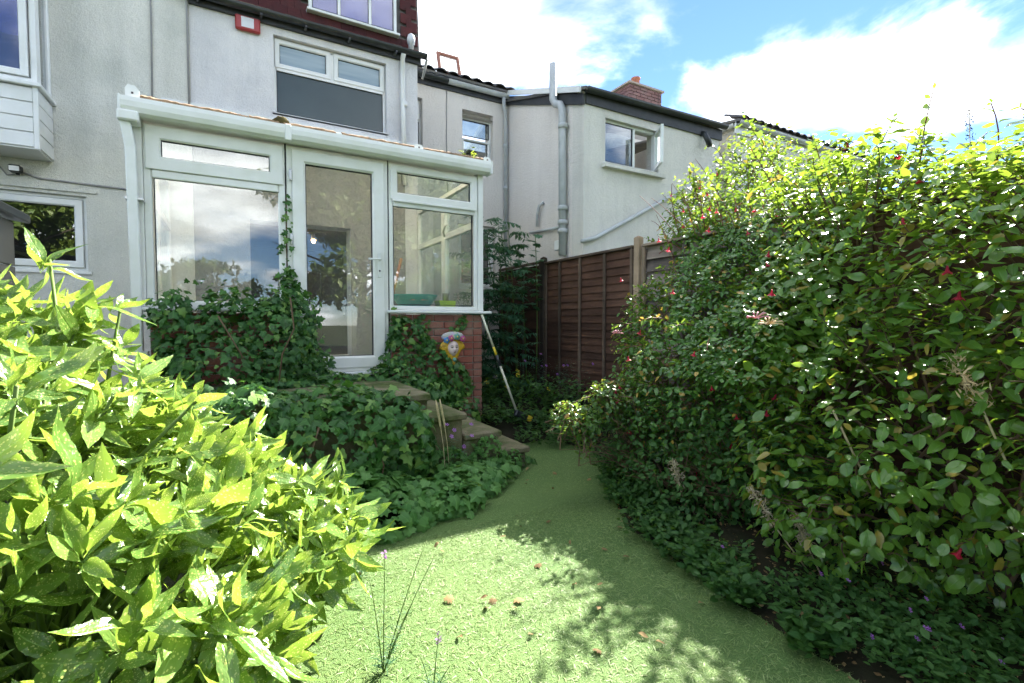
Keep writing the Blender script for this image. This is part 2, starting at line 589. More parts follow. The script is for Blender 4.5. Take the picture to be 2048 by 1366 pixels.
def wall(name, mat, parent, axis, xs, zs, y0, y1, holes, top=None):
    """solid wall in XZ (axis 'X') or YZ (axis 'Y') with rectangular openings; top(x) may shear the upper edge"""
    X = sorted(set([xs[0], xs[1]] + [h[i] for h in holes for i in (0, 1)]))
    Z = sorted(set([zs[0], zs[1]] + [h[i] for h in holes for i in (2, 3)]))

    def solid(i, j):
        if not (0 <= i < len(X) - 1 and 0 <= j < len(Z) - 1):
            return False
        cx, cz = (X[i] + X[i + 1]) / 2, (Z[j] + Z[j + 1]) / 2
        return not any(h[0] < cx < h[1] and h[2] < cz < h[3] for h in holes)
    idx, V, Fc = {}, [], []

    def vi(i, j, k):
        key = (i, j, k)
        if key not in idx:
            x, z, y = X[i], Z[j], (y0, y1)[k]
            if top and j == len(Z) - 1:
                z = top(x)
            V.append((x, y, z) if axis == 'X' else (y, x, z))
            idx[key] = len(V) - 1
        return idx[key]
    for i in range(len(X) - 1):
        for j in range(len(Z) - 1):
            if not solid(i, j):
                continue
            Fc.append((vi(i, j, 0), vi(i + 1, j, 0), vi(i + 1, j + 1, 0), vi(i, j + 1, 0)))
            Fc.append((vi(i, j, 1), vi(i, j + 1, 1), vi(i + 1, j + 1, 1), vi(i + 1, j, 1)))
            for di, dj, a, b in ((-1, 0, (i, j), (i, j + 1)), (1, 0, (i + 1, j), (i + 1, j + 1)),
                                 (0, -1, (i, j), (i + 1, j)), (0, 1, (i, j + 1), (i + 1, j + 1))):
                if not solid(i + di, j + dj):
                    Fc.append((vi(*a, 0), vi(*b, 0), vi(*b, 1), vi(*a, 1)))
    return MB().add(V, Fc).build(name, mat, parent)


def window(parent, x0, x1, z0, z1, y, lights, frame=.05, mat='upvc', name='window', sill=True, glassm='glass_clear', depth=.06):
    """lights: list of (x0,x1,z0,z1,sash_width or 0,glass material)"""
    w = rect_ring(x0, x1, z0, z1, frame_prof(frame, y, y + depth)).build(name, mat, parent)
    for lx0, lx1, lz0, lz1, sw, gm in lights:
        if sw:
            rect_ring(lx0, lx1, lz0, lz1, frame_prof(sw, y - .018, y + .04)).build('sash', mat, w)
        rect_ring(lx0 + sw - .001, lx1 - sw + .001, lz0 + sw - .001, lz1 - sw + .001,
                  [(0, y + .006), (.007, y + .010), (.007, y + .03), (0, y + .03)]).build('gasket', 'gasket', w)
        B('pane', gm or glassm, w, lx0 + sw, lx1 - sw, y + .016, y + .022, lz0 + sw, lz1 - sw)
    if sill:
        B('sill', mat, w, x0 - .03, x1 + .03, y - .07, y + .03, z0 - .035, z0 - .002, .006)
    return w


# ------------------------------------------------------------------ leaf templates and scattering
def leaf_tpl(n=6, w=.40, teeth=0, fold=.25, droop=.25, peak=.45, petiole=.08, point=1.0):
    """leaf along +x, unit length, facing +z; quads only; uv = (along, across)"""
    V, UV, Fq = [], [], []
    for i in range(n + 1):
        u = i / n
        if u <= peak:
            hw = math.sin(.5 * math.pi * u / peak) ** .8
        else:
            hw = math.cos(.5 * math.pi * (u - peak) / (1 - peak)) ** point
        hw = max(hw, .03) * w / 2
        if teeth and .3 < u < .99:
            hw *= 1.0 + (.13 if i % 2 else -.11) * teeth
        x = petiole + u * (1 - petiole)
        z = -droop * x * x + .04 * math.sin(7 * u)
        for sgn in (-1, 0, 1):
            V.append((x, sgn * hw, z + abs(sgn) * hw * fold))
            UV.append((u, .5 + sgn * .5 * hw / (w / 2)))
    for i in range(n):
        a = i * 3
        Fq += [(a, a + 3, a + 4, a + 1), (a + 1, a + 4, a + 5, a + 2)]
    if petiole > 0:
        k = len(V)
        V += [(0, -.008, 0), (0, .008, 0), (petiole, .012, 0), (petiole, -.012, 0)]
        UV += [(0, .48), (0, .52), (.02, .52), (.02, .48)]
        Fq.append((k, k + 3, k + 2, k + 1))
    return np.array(V), np.array(UV), Fq


def lobed_tpl(lobes, w=1.0, droop=.15):
    """ivy-like outline fan in quads: ring of outline points around the leaf centre"""
    pts = lobes
    V = [(0.42, 0, .03)]
    UV = [(.42, .5)]
    for x, y in pts:
        V.append((x, y * w, -droop * (x - .42) ** 2 - droop * y * y))
        UV.append((x, .5 + y * .9))
    n = len(pts)
    Fq = [(0, 1 + i, 1 + (i + 1) % n, 1 + (i + 2) % n) for i in range(0, n, 2)]
    return np.array(V), np.array(UV), Fq


IVY = [lobed_tpl([(0, 0), (-.10, .24), (.02, .48), (.30, .30), (.52, .42), (.62, .18), (1.0, 0), (.62, -.18), (.52, -.42), (.30, -.30), (.02, -.48), (-.10, -.24)], 1.0, d) for d in (.2, .45)]
GER = [lobed_tpl([(0, 0), (-.16, .30), (.05, .34), (.10, .60), (.38, .40), (.62, .52), (.68, .22), (1.0, 0), (.68, -.22), (.62, -.52), (.38, -.40), (.10, -.60), (.05, -.34), (-.16, -.30)], .95, d) for d in (.15, .5)]
AUC = [leaf_tpl(14, .27, .5, .30, .22, .46, .10, 1.05), leaf_tpl(14, .23, .55, .5, .42, .48, .10, 1.0), leaf_tpl(14, .30, .45, .18, .06, .44, .10, 1.1), leaf_tpl(14, .38, .2, .12, -.10, .45, .10, .85), leaf_tpl(14, .25, .5, .6, .10, .44, .10, 1.1), leaf_tpl(14, .29, .4, .25, .60, .5, .10, 1.0)]
OVAL = [leaf_tpl(5, .50, 0, .22, .16, .45, .08, .8), leaf_tpl(5, .44, 0, .35, .38, .45, .08, .8), leaf_tpl(5, .58, 0, .1, .1, .5, .08, .7)]
LANC = [leaf_tpl(4, .26, 0, .2, .25, .4, .04, 1.0), leaf_tpl(4, .22, 0, .3, .55, .4, .04, 1.0)]
BLADE = [leaf_tpl(2, .10, 0, .2, .45, .25, 0, 1.2), leaf_tpl(2, .08, 0, .2, .8, .25, 0, 1.2)]
CLUMP = [leaf_tpl(2, .62, 0, .3, .2, .5, 0, .7), leaf_tpl(2, .5, 0, .2, .5, .5, 0, .7)]


def tpl_mesh(name, tpl, mat):
    me = bpy.data.meshes.new(name)
    V, UV, Fq = tpl
    me.from_pydata([tuple(v) for v in V], [], Fq)
    uvl = me.uv_layers.new(name='UVMap')
    li = np.empty(len(me.loops), dtype=np.int32)
    me.loops.foreach_get('vertex_index', li)
    uvl.data.foreach_set('uv', UV[li].astype(np.float32).ravel())
    me.polygons.foreach_set('use_smooth', [True] * len(me.polygons))
    me.materials.append(MATS[mat])
    return me


def frames(p, d, n, s):
    """(N,3) pos, dir, normal, (N,) scale -> (N,4,4)"""
    p, d, n = (np.asarray(a, float) for a in (p, d, n))
    d = d / (np.linalg.norm(d, axis=1, keepdims=True) + 1e-9)
    z = n - (n * d).sum(1, keepdims=True) * d
    z = z / (np.linalg.norm(z, axis=1, keepdims=True) + 1e-9)
    y = np.cross(z, d)
    M = np.zeros((len(p), 4, 4))
    s = np.asarray(s, float)[:, None]
    M[:, :3, 0], M[:, :3, 1], M[:, :3, 2], M[:, :3, 3] = d * s, y * s, z * s, p
    M[:, 3, 3] = 1
    return M


def merged(name, tpls, Ms, which, mat, parent):
    Vs, Fs, UVs, base = [], [], [], 0
    for k, (V, UV, Fq) in enumerate(tpls):
        M = Ms[which == k]
        if not len(M):
            continue
        W = np.einsum('nij,vj->nvi', M[:, :3, :3], V) + M[:, None, :3, 3]
        Fa = np.array(Fq, dtype=np.int64)
        Vs.append(W.reshape(-1, 3))
        Fs.append((Fa[None] + base + (np.arange(len(M)) * len(V))[:, None, None]).reshape(-1, 4))
        UVs.append(np.tile(UV[Fa.ravel()], (len(M), 1)))
        base += len(M) * len(V)
    Vs, Fs, UVs = np.concatenate(Vs), np.concatenate(Fs), np.concatenate(UVs)
    me = bpy.data.meshes.new(name)
    me.vertices.add(len(Vs))
    me.vertices.foreach_set('co', Vs.astype(np.float32).ravel())
    me.loops.add(Fs.size)
    me.loops.foreach_set('vertex_index', Fs.astype(np.int32).ravel())
    me.polygons.add(len(Fs))
    me.polygons.foreach_set('loop_start', (np.arange(len(Fs)) * 4).astype(np.int32))
    uvl = me.uv_layers.new(name='UVMap')
    uvl.data.foreach_set('uv', UVs.astype(np.float32).ravel())
    me.polygons.foreach_set('use_smooth', np.ones(len(Fs), dtype=bool))
    me.update(calc_edges=True)
    me.materials.append(MATS[mat])
    o = bpy.data.objects.new(name, me)
    COL.objects.link(o)
    link(o, parent)
    return o


YAW = R(29.6)


def in_view(P):
    d = P - np.array([0, 0, EYE])
    w = d[:, 0] * math.sin(YAW) + d[:, 1] * math.cos(YAW)
    u = d[:, 0] * math.cos(YAW) - d[:, 1] * math.sin(YAW)
    ok = (w > .2) & (np.abs(u / np.maximum(w, .01)) < 1.08) & (np.abs(d[:, 2] / np.maximum(w, .01)) < .78)
    return ok, np.linalg.norm(d, axis=1)


def foliage(parent, tpls, mat, M, single=0, score=None, leaf='leaf', rest='foliage'):
    """the leaves that show largest become objects of their own, the others one part of kind stuff"""
    N = len(M)
    which = rng.integers(0, len(tpls), N)
    mask = np.zeros(N, bool)
    if single:
        ok, dist = in_view(M[:, :3, 3])
        sz = np.linalg.norm(M[:, :3, 0], axis=1) / dist
        if score is not None:
            sz = sz * score
        sz = np.where(ok, sz, 0)
        mask[np.argsort(-sz)[:single]] = True
        meshes = [tpl_mesh(leaf, tp, mat) for tp in tpls]
        inv = origin_of(parent).inverted()
        for i in np.nonzero(mask)[0]:
            o = bpy.data.objects.new(leaf, meshes[which[i]])
            COL.objects.link(o)
            o.parent = parent
            o.matrix_parent_inverse = inv
            o.matrix_basis = Matrix(M[i].tolist())
    if (~mask).any():
        o = merged(rest, tpls, M[~mask], which[~mask], mat, parent)
        o['kind'] = 'stuff'
        return o


def unit(n):
    v = rng.normal(size=(n, 3))
    return v / np.linalg.norm(v, axis=1, keepdims=True)


def shell(ells, n, zmin=.03, jitter=.06):
    """points on the outside of a union of ellipsoids, with outward normals"""
    E = np.array(ells, float)
    area = (E[:, 3] * E[:, 4] * E[:, 5]) ** (2 / 3)
    k = rng.choice(len(E), n * 3, p=area / area.sum())
    d = unit(n * 3)
    c, r = E[k, :3], E[k, 3:]
    s = 1 + rng.normal(0, jitter, (n * 3, 1))
    P = c + d * r * s
    nn = d / r
    nn /= np.linalg.norm(nn, axis=1, keepdims=True)
    keep = P[:, 2] > zmin
    for j in range(len(E)):
        q = (((P - E[j, :3]) / E[j, 3:]) ** 2).sum(1)
        keep &= (q > .80) | (k == j)
    idx = np.nonzero(keep)[0][:n]
    return P[idx], nn[idx]


def bez(a, b, c, t):
    return (1 - t) ** 2 * a + 2 * t * (1 - t) * b + t * t * c


def cane_leaves(roots, tips, sag, spacing, size, t0=.3, pairs=2, up=.6, flare=.9, jit=.35, size_sd=.2):
    """leaves set in pairs along arching canes; returns leaf frames and the cane curves"""
    P, D, Nn, S, curves = [], [], [], [], []
    for a, c in zip(roots, tips):
        b = (a + c) / 2 + np.array([0, 0, sag * np.linalg.norm(c - a)]) + rng.normal(0, .05, 3)
        L = np.linalg.norm(c - a) * 1.08
        m = max(3, int(L * (1 - t0) / spacing))
        ts = np.linspace(t0, 1, m)
        curves.append([bez(a, b, c, t) for t in np.linspace(0, 1, 7)])
        ph = rng.uniform(0, 6.28)
        for i, t in enumerate(ts):
            p = bez(a, b, c, t)
            tg = 2 * (1 - t) * (b - a) + 2 * t * (c - b)
            tg /= np.linalg.norm(tg) + 1e-9
            s1 = np.cross(tg, [0, 0, 1.0])
            s1 /= np.linalg.norm(s1) + 1e-6
            s2 = np.cross(s1, tg)
            for k in range(pairs):
                an = ph + (i % 2) * math.pi / 2 * .7 + k * 2 * math.pi / pairs
                side = s1 * math.cos(an) + s2 * math.sin(an) * .7
                d = side * flare + tg * .55 + rng.normal(0, jit * .6, 3)
                P.append(p)
                D.append(d)
                Nn.append(np.array([0, 0, up]) + s2 * .25 + rng.normal(0, jit, 3))
                S.append(size * max(.45, 1 + rng.normal(0, size_sd)) * (1.0 - .45 * max(0, t - .8) / .2))
    return frames(np.array(P), np.array(D), np.array(Nn), np.array(S)), curves


def stems(parent, curves, r0, r1, mat, single=30, name='stem'):
    rest = MB()
    for i, cv in enumerate(curves):
        rs = [r0 + (r1 - r0) * k / (len(cv) - 1) for k in range(len(cv))]
        if i < single:
            MB().tube(cv, rs, 5).build(name, mat, parent, smooth=True)
        else:
            rest.tube(cv, rs, 4, cap=False)
    if rest.v:
        stuff(rest.build('twigs', mat, parent, smooth=True))


def inst(name, me, parent, loc, rz=0.0, sc=None):
    o = bpy.data.objects.new(name, me)
    COL.objects.link(o)
    o.location = loc
    o.rotation_euler = (0, 0, rz)
    if sc:
        o.scale = sc
    link(o, parent)
    return o


def bricks(parent, axis, a0, a1, z0, z1, face, out, mat, corner_first=True, depth=.09):
    """stretcher-bond bricks; axis 'X': wall along X with its face at y=face looking towards out (-1/+1)"""
    full = MB().box(0, .215, 0, depth, 0, .065).mesh('brick', mat, bevel=.004)
    half = MB().box(0, .1025, 0, depth, 0, .065).mesh('brick', mat, bevel=.004)
    c, z = 0, z0
    while z + .065 <= z1 + .001:
        x = a0
        first = (c % 2 == 0) == corner_first
        while x < a1 - .05:
            ln = .215 if (first or x > a0) else .1025
            if x + ln > a1:
                ln = .1025
                if x + ln > a1 + .02:
                    break
            me = full if ln > .15 else half
            jt = rnd.uniform(-.0025, .0025)
            if axis == 'X':
                loc = (x, face + jt if out < 0 else face - depth + jt, z + .005)
                inst('brick', me, parent, loc)
            else:
                loc = (face + jt + (depth if out < 0 else 0), x, z + .005)
                inst('brick', me, parent, loc, R(90))
            x += ln + .01
        z += .075
        c += 1


# ================================================================== SETTING
g = MB()
N = 40
ring = [-200, -60, -25, -12, -6, -3, -1, 1, 3, 5, 7, 9, 12, 25, 60, 200]
for i in range(len(ring)):
    for j in range(len(ring)):
        g.v.append((ring[i], ring[j], -.02))
n_ = len(ring)
g.f = [(i * n_ + j, (i + 1) * n_ + j, (i + 1) * n_ + j + 1, i * n_ + j + 1) for i in range(n_ - 1) for j in range(n_ - 1)]
struct(g.build('ground', 'ground_mix'))

# lawn of short turf, its edge wavering against the beds
LAWN = [(-1.6, -2.5), (1.75, -2.5), (1.80, .2), (1.86, .9), (1.95, 1.6), (2.10, 2.25), (2.40, 2.75), (2.72, 3.2), (2.95, 3.7), (2.9, 4.25),
        (2.35, 4.35), (2.1, 3.70), (1.7, 3.45), (1.35, 3.2), (1.05, 2.95), (.7, 2.75), (.2, 2.6), (-.8, 2.4), (-1.6, 2.3)]


def smooth_poly(pts, k=6):
    out = []
    n = len(pts)
    for i in range(n):
        p0, p1, p2, p3 = (np.array(pts[(i + q) % n], float) for q in (-1, 0, 1, 2))
        for s in range(k):
            t_ = s / k
            out.append(.5 * ((2 * p1) + (p2 - p0) * t_ + (2 * p0 - 5 * p1 + 4 * p2 - p3) * t_ ** 2 + (3 * p1 - p0 - 3 * p2 + p3) * t_ ** 3))
    return np.array(out)


LP = smooth_poly(LAWN)
LP += rng.normal(0, .012, LP.shape)
cz = LP.mean(0)
m = MB()
m.v = [(x, y, .006) for x, y in LP] + [(x, y, -.03) for x, y in LP]
n_ = len(LP)
m.f = [tuple(range(n_))] + [(i, (i + 1) % n_, n_ + (i + 1) % n_, n_ + i) for i in range(n_)]
lawn = struct(m.build('lawn', 'turf'))


def inside(P, poly):
    x, y = P[:, 0], P[:, 1]
    c = np.zeros(len(P), bool)
    j = len(poly) - 1
    for i in range(len(poly)):
        xi, yi, xj, yj = *poly[i], *poly[j]
        hit = ((yi > y) != (yj > y)) & (x < (xj - xi) * (y - yi) / (yj - yi + 1e-12) + xi)
        c ^= hit
        j = i
    return c


def grass(n, box, size, name_parent):
    P = np.c_[rng.uniform(box[0], box[1], n), rng.uniform(box[2], box[3], n), np.full(n, .004)]
    P = P[inside(P, LP)]
    k = len(P)
    a = rng.uniform(0, 2 * math.pi, k)
    el = rng.uniform(.05, .75, k)
    D = np.c_[np.cos(a) * np.cos(el), np.sin(a) * np.cos(el), np.sin(el)]
    Nn = np.c_[rng.normal(0, .35, k), rng.normal(0, .35, k), np.ones(k)]
    return frames(P, D, Nn, size * rng.uniform(.6, 1.3, k))


MG = np.concatenate([grass(110000, (-.4, 2.2, .6, 2.7), .030, None), grass(60000, (-.6, 3.0, 2.3, 4.4), .026, None)])
gr = merged('turf_grass', BLADE, MG, rng.integers(0, 2, len(MG)), 'grass_blade', None)
stuff(gr, 'short pale green turf fibres covering the lawn', 'grass')

# raised bed between conservatory and fence
bd = MB()
nx, ny = 16, 26
for i in range(nx + 1):
    for j in range(ny + 1):
        x, y = 2.3 + 1.64 * i / nx, 3.9 + 3.5 * j / ny
        e = min(1, max(0, (y - 4.25) / .7)) * min(1, i / 2)
        bd.v.append((x, y, -.015 + .27 * e + .03 * math.sin(9 * x) * math.sin(7 * y) * e))
bd.f = [(i * (ny + 1) + j, (i + 1) * (ny + 1) + j, (i + 1) * (ny + 1) + j + 1, i * (ny + 1) + j + 1) for i in range(nx) for j in range(ny)]
struct(bd.build('flower_bed', 'soil', smooth=True))
bd = MB()
nx, ny = 16, 40
for i in range(nx + 1):
    for j in range(ny + 1):
        y = -2.5 + 6.6 * j / ny
        xe = float(np.interp(y, [-2.5, .2, .9, 1.6, 2.25, 2.75, 3.2, 3.7, 4.2], [1.75, 1.8, 1.86, 1.95, 2.1, 2.4, 2.72, 2.95, 2.95])) - .03
        x = xe + (3.92 - xe) * i / nx
        e = min(1, i / 3)
        bd.v.append((x, y, -.012 + .07 * e + .025 * math.sin(11 * x) * math.sin(8 * y) * e))
bd.f = [(i * (ny + 1) + j, (i + 1) * (ny + 1) + j, (i + 1) * (ny + 1) + j + 1, i * (ny + 1) + j + 1) for i in range(nx) for j in range(ny)]
struct(bd.build('hedge_bed', 'soil', smooth=True))

# ================================================================== THE RENDERED HOUSE WITH THE CONSERVATORY
YH = 6.9
hs = thing('terraced_house', 'grey rendered house with red tiled mansard behind the white conservatory', 'house', (1, YH, 0))
wall('wall', 'render_grey', hs, 'X', (-.38, 2.36), (0, 5.02), YH, YH + .28, [(.50, 1.91, 3.88, 4.84), (.20, 1.40, .80, 2.52)])
wall('side_wall', 'render_grey', hs, 'Y', (YH + .281, 11), (0, 5.02), 2.08, 2.36, [])
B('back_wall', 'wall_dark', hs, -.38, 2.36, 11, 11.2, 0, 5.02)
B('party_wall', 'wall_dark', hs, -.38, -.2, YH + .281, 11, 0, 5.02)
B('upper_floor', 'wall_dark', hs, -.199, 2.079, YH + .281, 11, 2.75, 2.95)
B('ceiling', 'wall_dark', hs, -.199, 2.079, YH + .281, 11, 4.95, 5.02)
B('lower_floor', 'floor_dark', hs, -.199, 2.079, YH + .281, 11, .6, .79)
# eaves: fascia, gutter with brackets, course of mossy tiles, red tile hanging
B('fascia', 'black_paint', hs, -.38, 2.40, YH - .045, YH - .001, 4.93, 5.06)
gp = [(.055 * math.cos(a), -.06 * math.sin(a)) for a in [k * math.pi / 8 for k in range(9)]] + [(-.048 * math.cos(a), -.052 * math.sin(a)) for a in [k * math.pi / 8 for k in range(9)]]
gut = MB().sweep([((-.6, YH - .105, 5.03), (0, 1, 0), (0, 0, 1)), ((2.46, YH - .105, 5.045), (0, 1, 0), (0, 0, 1))], gp).build('gutter', 'black_plastic', hs, smooth=False)
for x in (-.3, .35, .85, 1.38, 2.0):
    B('gutter_bracket', 'black_plastic', gut, x, x + .025, YH - .17, YH - .046, 4.945, 4.968)
MB().tube([(2.47, YH - .105, 5.0), (2.47, YH - .03, 4.93), (2.43, YH - .02, 4.75)], .02, 6).build('cable', 'cable_grey', hs, smooth=True)
me_t = MB().box(0, .16, 0, .16, 0, .016).mesh('eave_tile', 'tile_eave', bevel=.004)
for k in range(17):
    o = inst('eave_tile', me_t, hs, (-.36 + k * .165, YH - .09, 5.06 + rnd.uniform(-.006, .008)))
    o.rotation_euler = (R(24 + rnd.uniform(-3, 3)), 0, R(rnd.uniform(-3, 3)))
# tile hanging, each tile its own, around the dormer window
MB().add([(-.6, 7.03, 5.06), (2.44, 7.03, 5.06), (2.44, 7.22, 7.2), (-.6, 7.22, 7.2), (-.6, 7.4, 5.06), (2.44, 7.4, 5.06), (2.44, 7.5, 7.2), (-.6, 7.5, 7.2)],
         [(0, 1, 2, 3), (4, 7, 6, 5), (0, 4, 5, 1), (1, 5, 6, 2), (2, 6, 7, 3), (3, 7, 4, 0)]).build('mansard_core', 'wall_dark', hs)
me_t = MB().box(0, .163, 0, .014, 0, .135).mesh('tile', 'tile_red', bevel=.003)
rows = 13
for r in range(rows):
    z = 5.06 + r * .098
    y = 7.03 - .032 + .19 / 2.14 * (z - 5.06)
    for k in range(-1, 20):
        x = -.56 + k * .165 + (.08 if r % 2 else 0)
        if x > 2.32 or x < -.6:
            continue
        if x + .163 > .93 and x < 2.09 and 5.28 < z + .06 < 6.45:
            continue
        o = inst('tile', me_t, hs, (x + rnd.uniform(-.002, .002), y + rnd.uniform(-.003, .003), z))
        o.rotation_euler = (R(3), 0, 0)
dw = window(hs, .93, 2.09, 5.32, 6.40, 6.985, [(.975, 1.29, 5.365, 6.36, 0, 'glass_blue'), (1.325, 1.70, 5.365, 6.36, 0, 'glass_blue'), (1.735, 2.045, 5.365, 6.36, 0, 'glass_blue')],
            .045, name='dormer_window', sill=True, depth=.12)
for x in (1.29, 1.70):
    B('mullion', 'upvc', dw, x, x + .035, 6.98, 7.03, 5.362, 6.36)
B('curtain', 'curtain', dw, .98, 2.04, 7.035, 7.05, 5.37, 6.35)
# scalloped white curtain hanging behind the middle pane
sc_ = MB()
pts = [(1.34, 6.35), (1.69, 6.35)] + [(1.69 - .35 * k / 12, 5.86 - .09 * math.sin(math.pi * k / 12) - .035 * abs(math.sin(math.pi * k / 3))) for k in range(13)]
sc_.add([(x, 7.010, z) for x, z in pts] + [(x, 7.016, z) for x, z in pts], [tuple(range(len(pts))), tuple(range(2 * len(pts) - 1, len(pts) - 1, -1))] + [(i, (i + 1) % len(pts), len(pts) + (i + 1) % len(pts), len(pts) + i) for i in range(len(pts))])
sc_.build('valance', 'label_paper', dw)
# window on the first floor
uw = window(hs, .50, 1.91, 3.885, 4.838, YH + .07, [(.515, 1.185, 4.47, 4.825, .058, 'frosted_blue'), (1.225, 1.895, 4.47, 4.825, .058, 'frosted_blue'),
                                              (.535, 1.875, 3.92, 4.44, 0, 'frosted_dark')], .036, depth=.08)
B('transom', 'upvc', uw, .535, 1.875, YH + .062, YH + .12, 4.435, 4.475)
B('mullion', 'upvc', uw, 1.186, 1.224, YH + .064, YH + .12, 4.475, 4.80)
MB().tube([(2.13, YH - .105, 4.99), (2.13, YH - .05, 4.94), (2.13, YH - .05, 4.3), (2.15, YH - .05, 3.2)], .034, 10).build('downpipe', 'upvc', hs, smooth=True)
MB().lathe(2.15, YH - .05, [(.036, 4.28), (.042, 4.29), (.042, 4.34), (.036, 4.35)], 10).build('pipe_collar', 'upvc', hs, smooth=True)
# small white vent cowl on the tiles
MB().lathe(2.27, 6.90, [(.035, 5.12), (.04, 5.2), (.055, 5.21), (.058, 5.27), (.045, 5.32), (.018, 5.345)], 12).build('vent_cowl', 'cowl', hs, smooth=True)

ab = thing('alarm_box', 'red and white burglar alarm box high on the grey wall', 'alarm box', (.22, YH, 4.78))
MB().box(.085, .355, YH - .06, YH - .001, 4.775, 4.945).build('casing', 'red_plastic', ab, bevel=.015)
B('label_plate', 'label_paper', ab, .15, .285, YH - .064, YH - .06, 4.805, 4.925, .001)

# room behind the conservatory opening with two lit spot lamps
wlp = thing('ceiling_spots', 'pair of warm lit spotlights in the dark room behind the conservatory', 'spotlight', (1.0, 8.6, 2.6))
B('bar', 'hinge_metal', wlp, .75, 1.35, 8.58, 8.61, 2.70, 2.72)
for x in (.86, 1.16):
    hd = MB().lathe(x, 8.595, [(.02, 2.70), (.035, 2.66), (.04, 2.60)], 10).build('lamp_head', 'hinge_metal', wlp, smooth=True)
    MB().lathe(x, 8.595, [(.006, 2.605), (.03, 2.60), (.034, 2.575), (.018, 2.55), (.004, 2.545)], 10).build('bulb', 'bulb_glow', wlp, smooth=True)
kc = thing('kitchen_cupboard', 'dark tall cupboard standing in the room behind the conservatory', 'cupboard', (1.3, 9.8, .79))
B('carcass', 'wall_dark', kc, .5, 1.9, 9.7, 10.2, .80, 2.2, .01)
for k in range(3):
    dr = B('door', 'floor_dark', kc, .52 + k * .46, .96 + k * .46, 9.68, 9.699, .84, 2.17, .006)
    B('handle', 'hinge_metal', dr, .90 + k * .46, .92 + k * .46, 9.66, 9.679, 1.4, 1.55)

# ================================================================== HOUSE AT THE LEFT WITH THE ORIEL
YL = 6.88
lh = thing('left_house', 'pale greenish rendered house at the far left with white oriel window', 'house', (-2, YL, 0))
wall('wall', 'render_green', lh, 'X', (-6, -.382), (0, 6.2), YL, YL + .3, [(-2.45, -1.35, 1.80, 2.60), (-2.95, -1.66, 3.6, 4.8)])
B('back_wall', 'wall_dark', lh, -6, -.4, 10, 10.2, 0, 6.2)
B('inner_floor', 'wall_dark', lh, -5.99, -.4, YL + .301, 9.999, 2.75, 2.9)
B('roof_slab', 'wall_dark', lh, -5.99, -.4, YL + .301, 9.999, 6.0, 6.2)
lw_ = window(lh, -2.45, -1.35, 1.80, 2.60, YL + .05, [(-2.41, -1.39, 1.84, 2.56, .07, 'glass_dark')], .04)
B('lintel_drip', 'render_green', lh, -2.55, -1.26, YL - .022, YL - .001, 2.635, 2.66)
ori = wall('oriel_box', 'upvc', lh, 'X', (-3.05, -1.61), (2.92, 3.5), YL - .44, YL - .001, [])
for k in range(4):
    z = 2.935 + k * .142
    B('cladding_board', 'upvc', ori, -3.04, -1.632, YL - .456, YL - .441, z, z + .134, .004)
    B('cladding_board', 'upvc', ori, -1.609, -1.594, YL - .43, YL - .004, z, z + .134, .004)
B('corner_trim', 'upvc', ori, -1.630, -1.590, YL - .465, YL - .44, 2.915, 3.51, .004)
B('oriel_sill', 'upvc', lh, -3.10, -1.56, YL - .50, YL - .001, 3.502, 3.54, .006)
ow = window(lh, -3.05, -1.60, 3.545, 4.95, YL - .43, [(-3.0, -2.32, 3.6, 4.9, .06, 'glass_blue'), (-2.28, -1.66, 3.6, 4.9, .06, 'glass_blue')], .05, name='oriel_window', sill=False)
B('mullion', 'upvc', ow, -2.32, -2.28, YL - .432, YL - .38, 3.595, 4.9)
B('blue_blind', 'glass_blue', ow, -2.25, -1.70, YL - .36, YL - .35, 4.0, 4.9)
sf = rect_ring(YL - .36, YL - .002, 3.545, 4.95, frame_prof(.045, 0, .05)).build('oriel_window', 'upvc', lh)
turn(sf, Matrix(((0, -1, 0, -1.598), (1, 0, 0, 0), (0, 0, 1, 0), (0, 0, 0, 1))))
B('pane', 'glass_dark', sf, -1.63, -1.625, YL - .315, YL - .047, 3.59, 4.905)
B('oriel_roof', 'upvc', lh, -3.1, -1.55, YL - .48, YL - .001, 4.955, 5.02)
MB().tube([(-.74, YL - .012, 6.1), (-.735, YL - .012, 4.6), (-.75, YL - .012, 3.3)], .010, 6).build('cable', 'cable_grey', lh, smooth=True)
MB().tube([(-.395, YL - .008, 6.1), (-.398, YL - .008, 3.3)], .012, 6).build('seam_strip', 'cable_grey', lh, smooth=True)
MB().tube([(-1.84, YL - .02, 2.78), (-1.72, YL - .012, 2.74), (-1.6, YL - .012, 2.735), (-1.0, YL - .012, 2.72), (-.955, YL - .012, 2.70), (-.95, YL - .012, 2.2), (-.86, YL - .012, 2.19)], .011, 6).build('cable', 'cable_grey', lh, smooth=True)
MB().tube([(-1.90, YL - .012, 2.75), (-1.96, YL - .012, 2.74), (-2.02, YL - .012, 2.83), (-2.05, YL - .012, 2.95)], .007, 6).build('cable', 'cable_grey', lh, smooth=True)

fl = thing('flood_light', 'small grey security floodlight below the white oriel', 'light', (-1.88, YL, 2.76))
MB().box(-1.925, -1.83, YL - .11, YL - .03, 2.76, 2.83).build('housing', 'black_plastic', fl, bevel=.01)
B('lens', 'hinge_metal', fl, -1.915, -1.84, YL - .116, YL - .11, 2.768, 2.815)
B('bracket', 'black_plastic', fl, -1.89, -1.865, YL - .03, YL - .001, 2.75, 2.80)

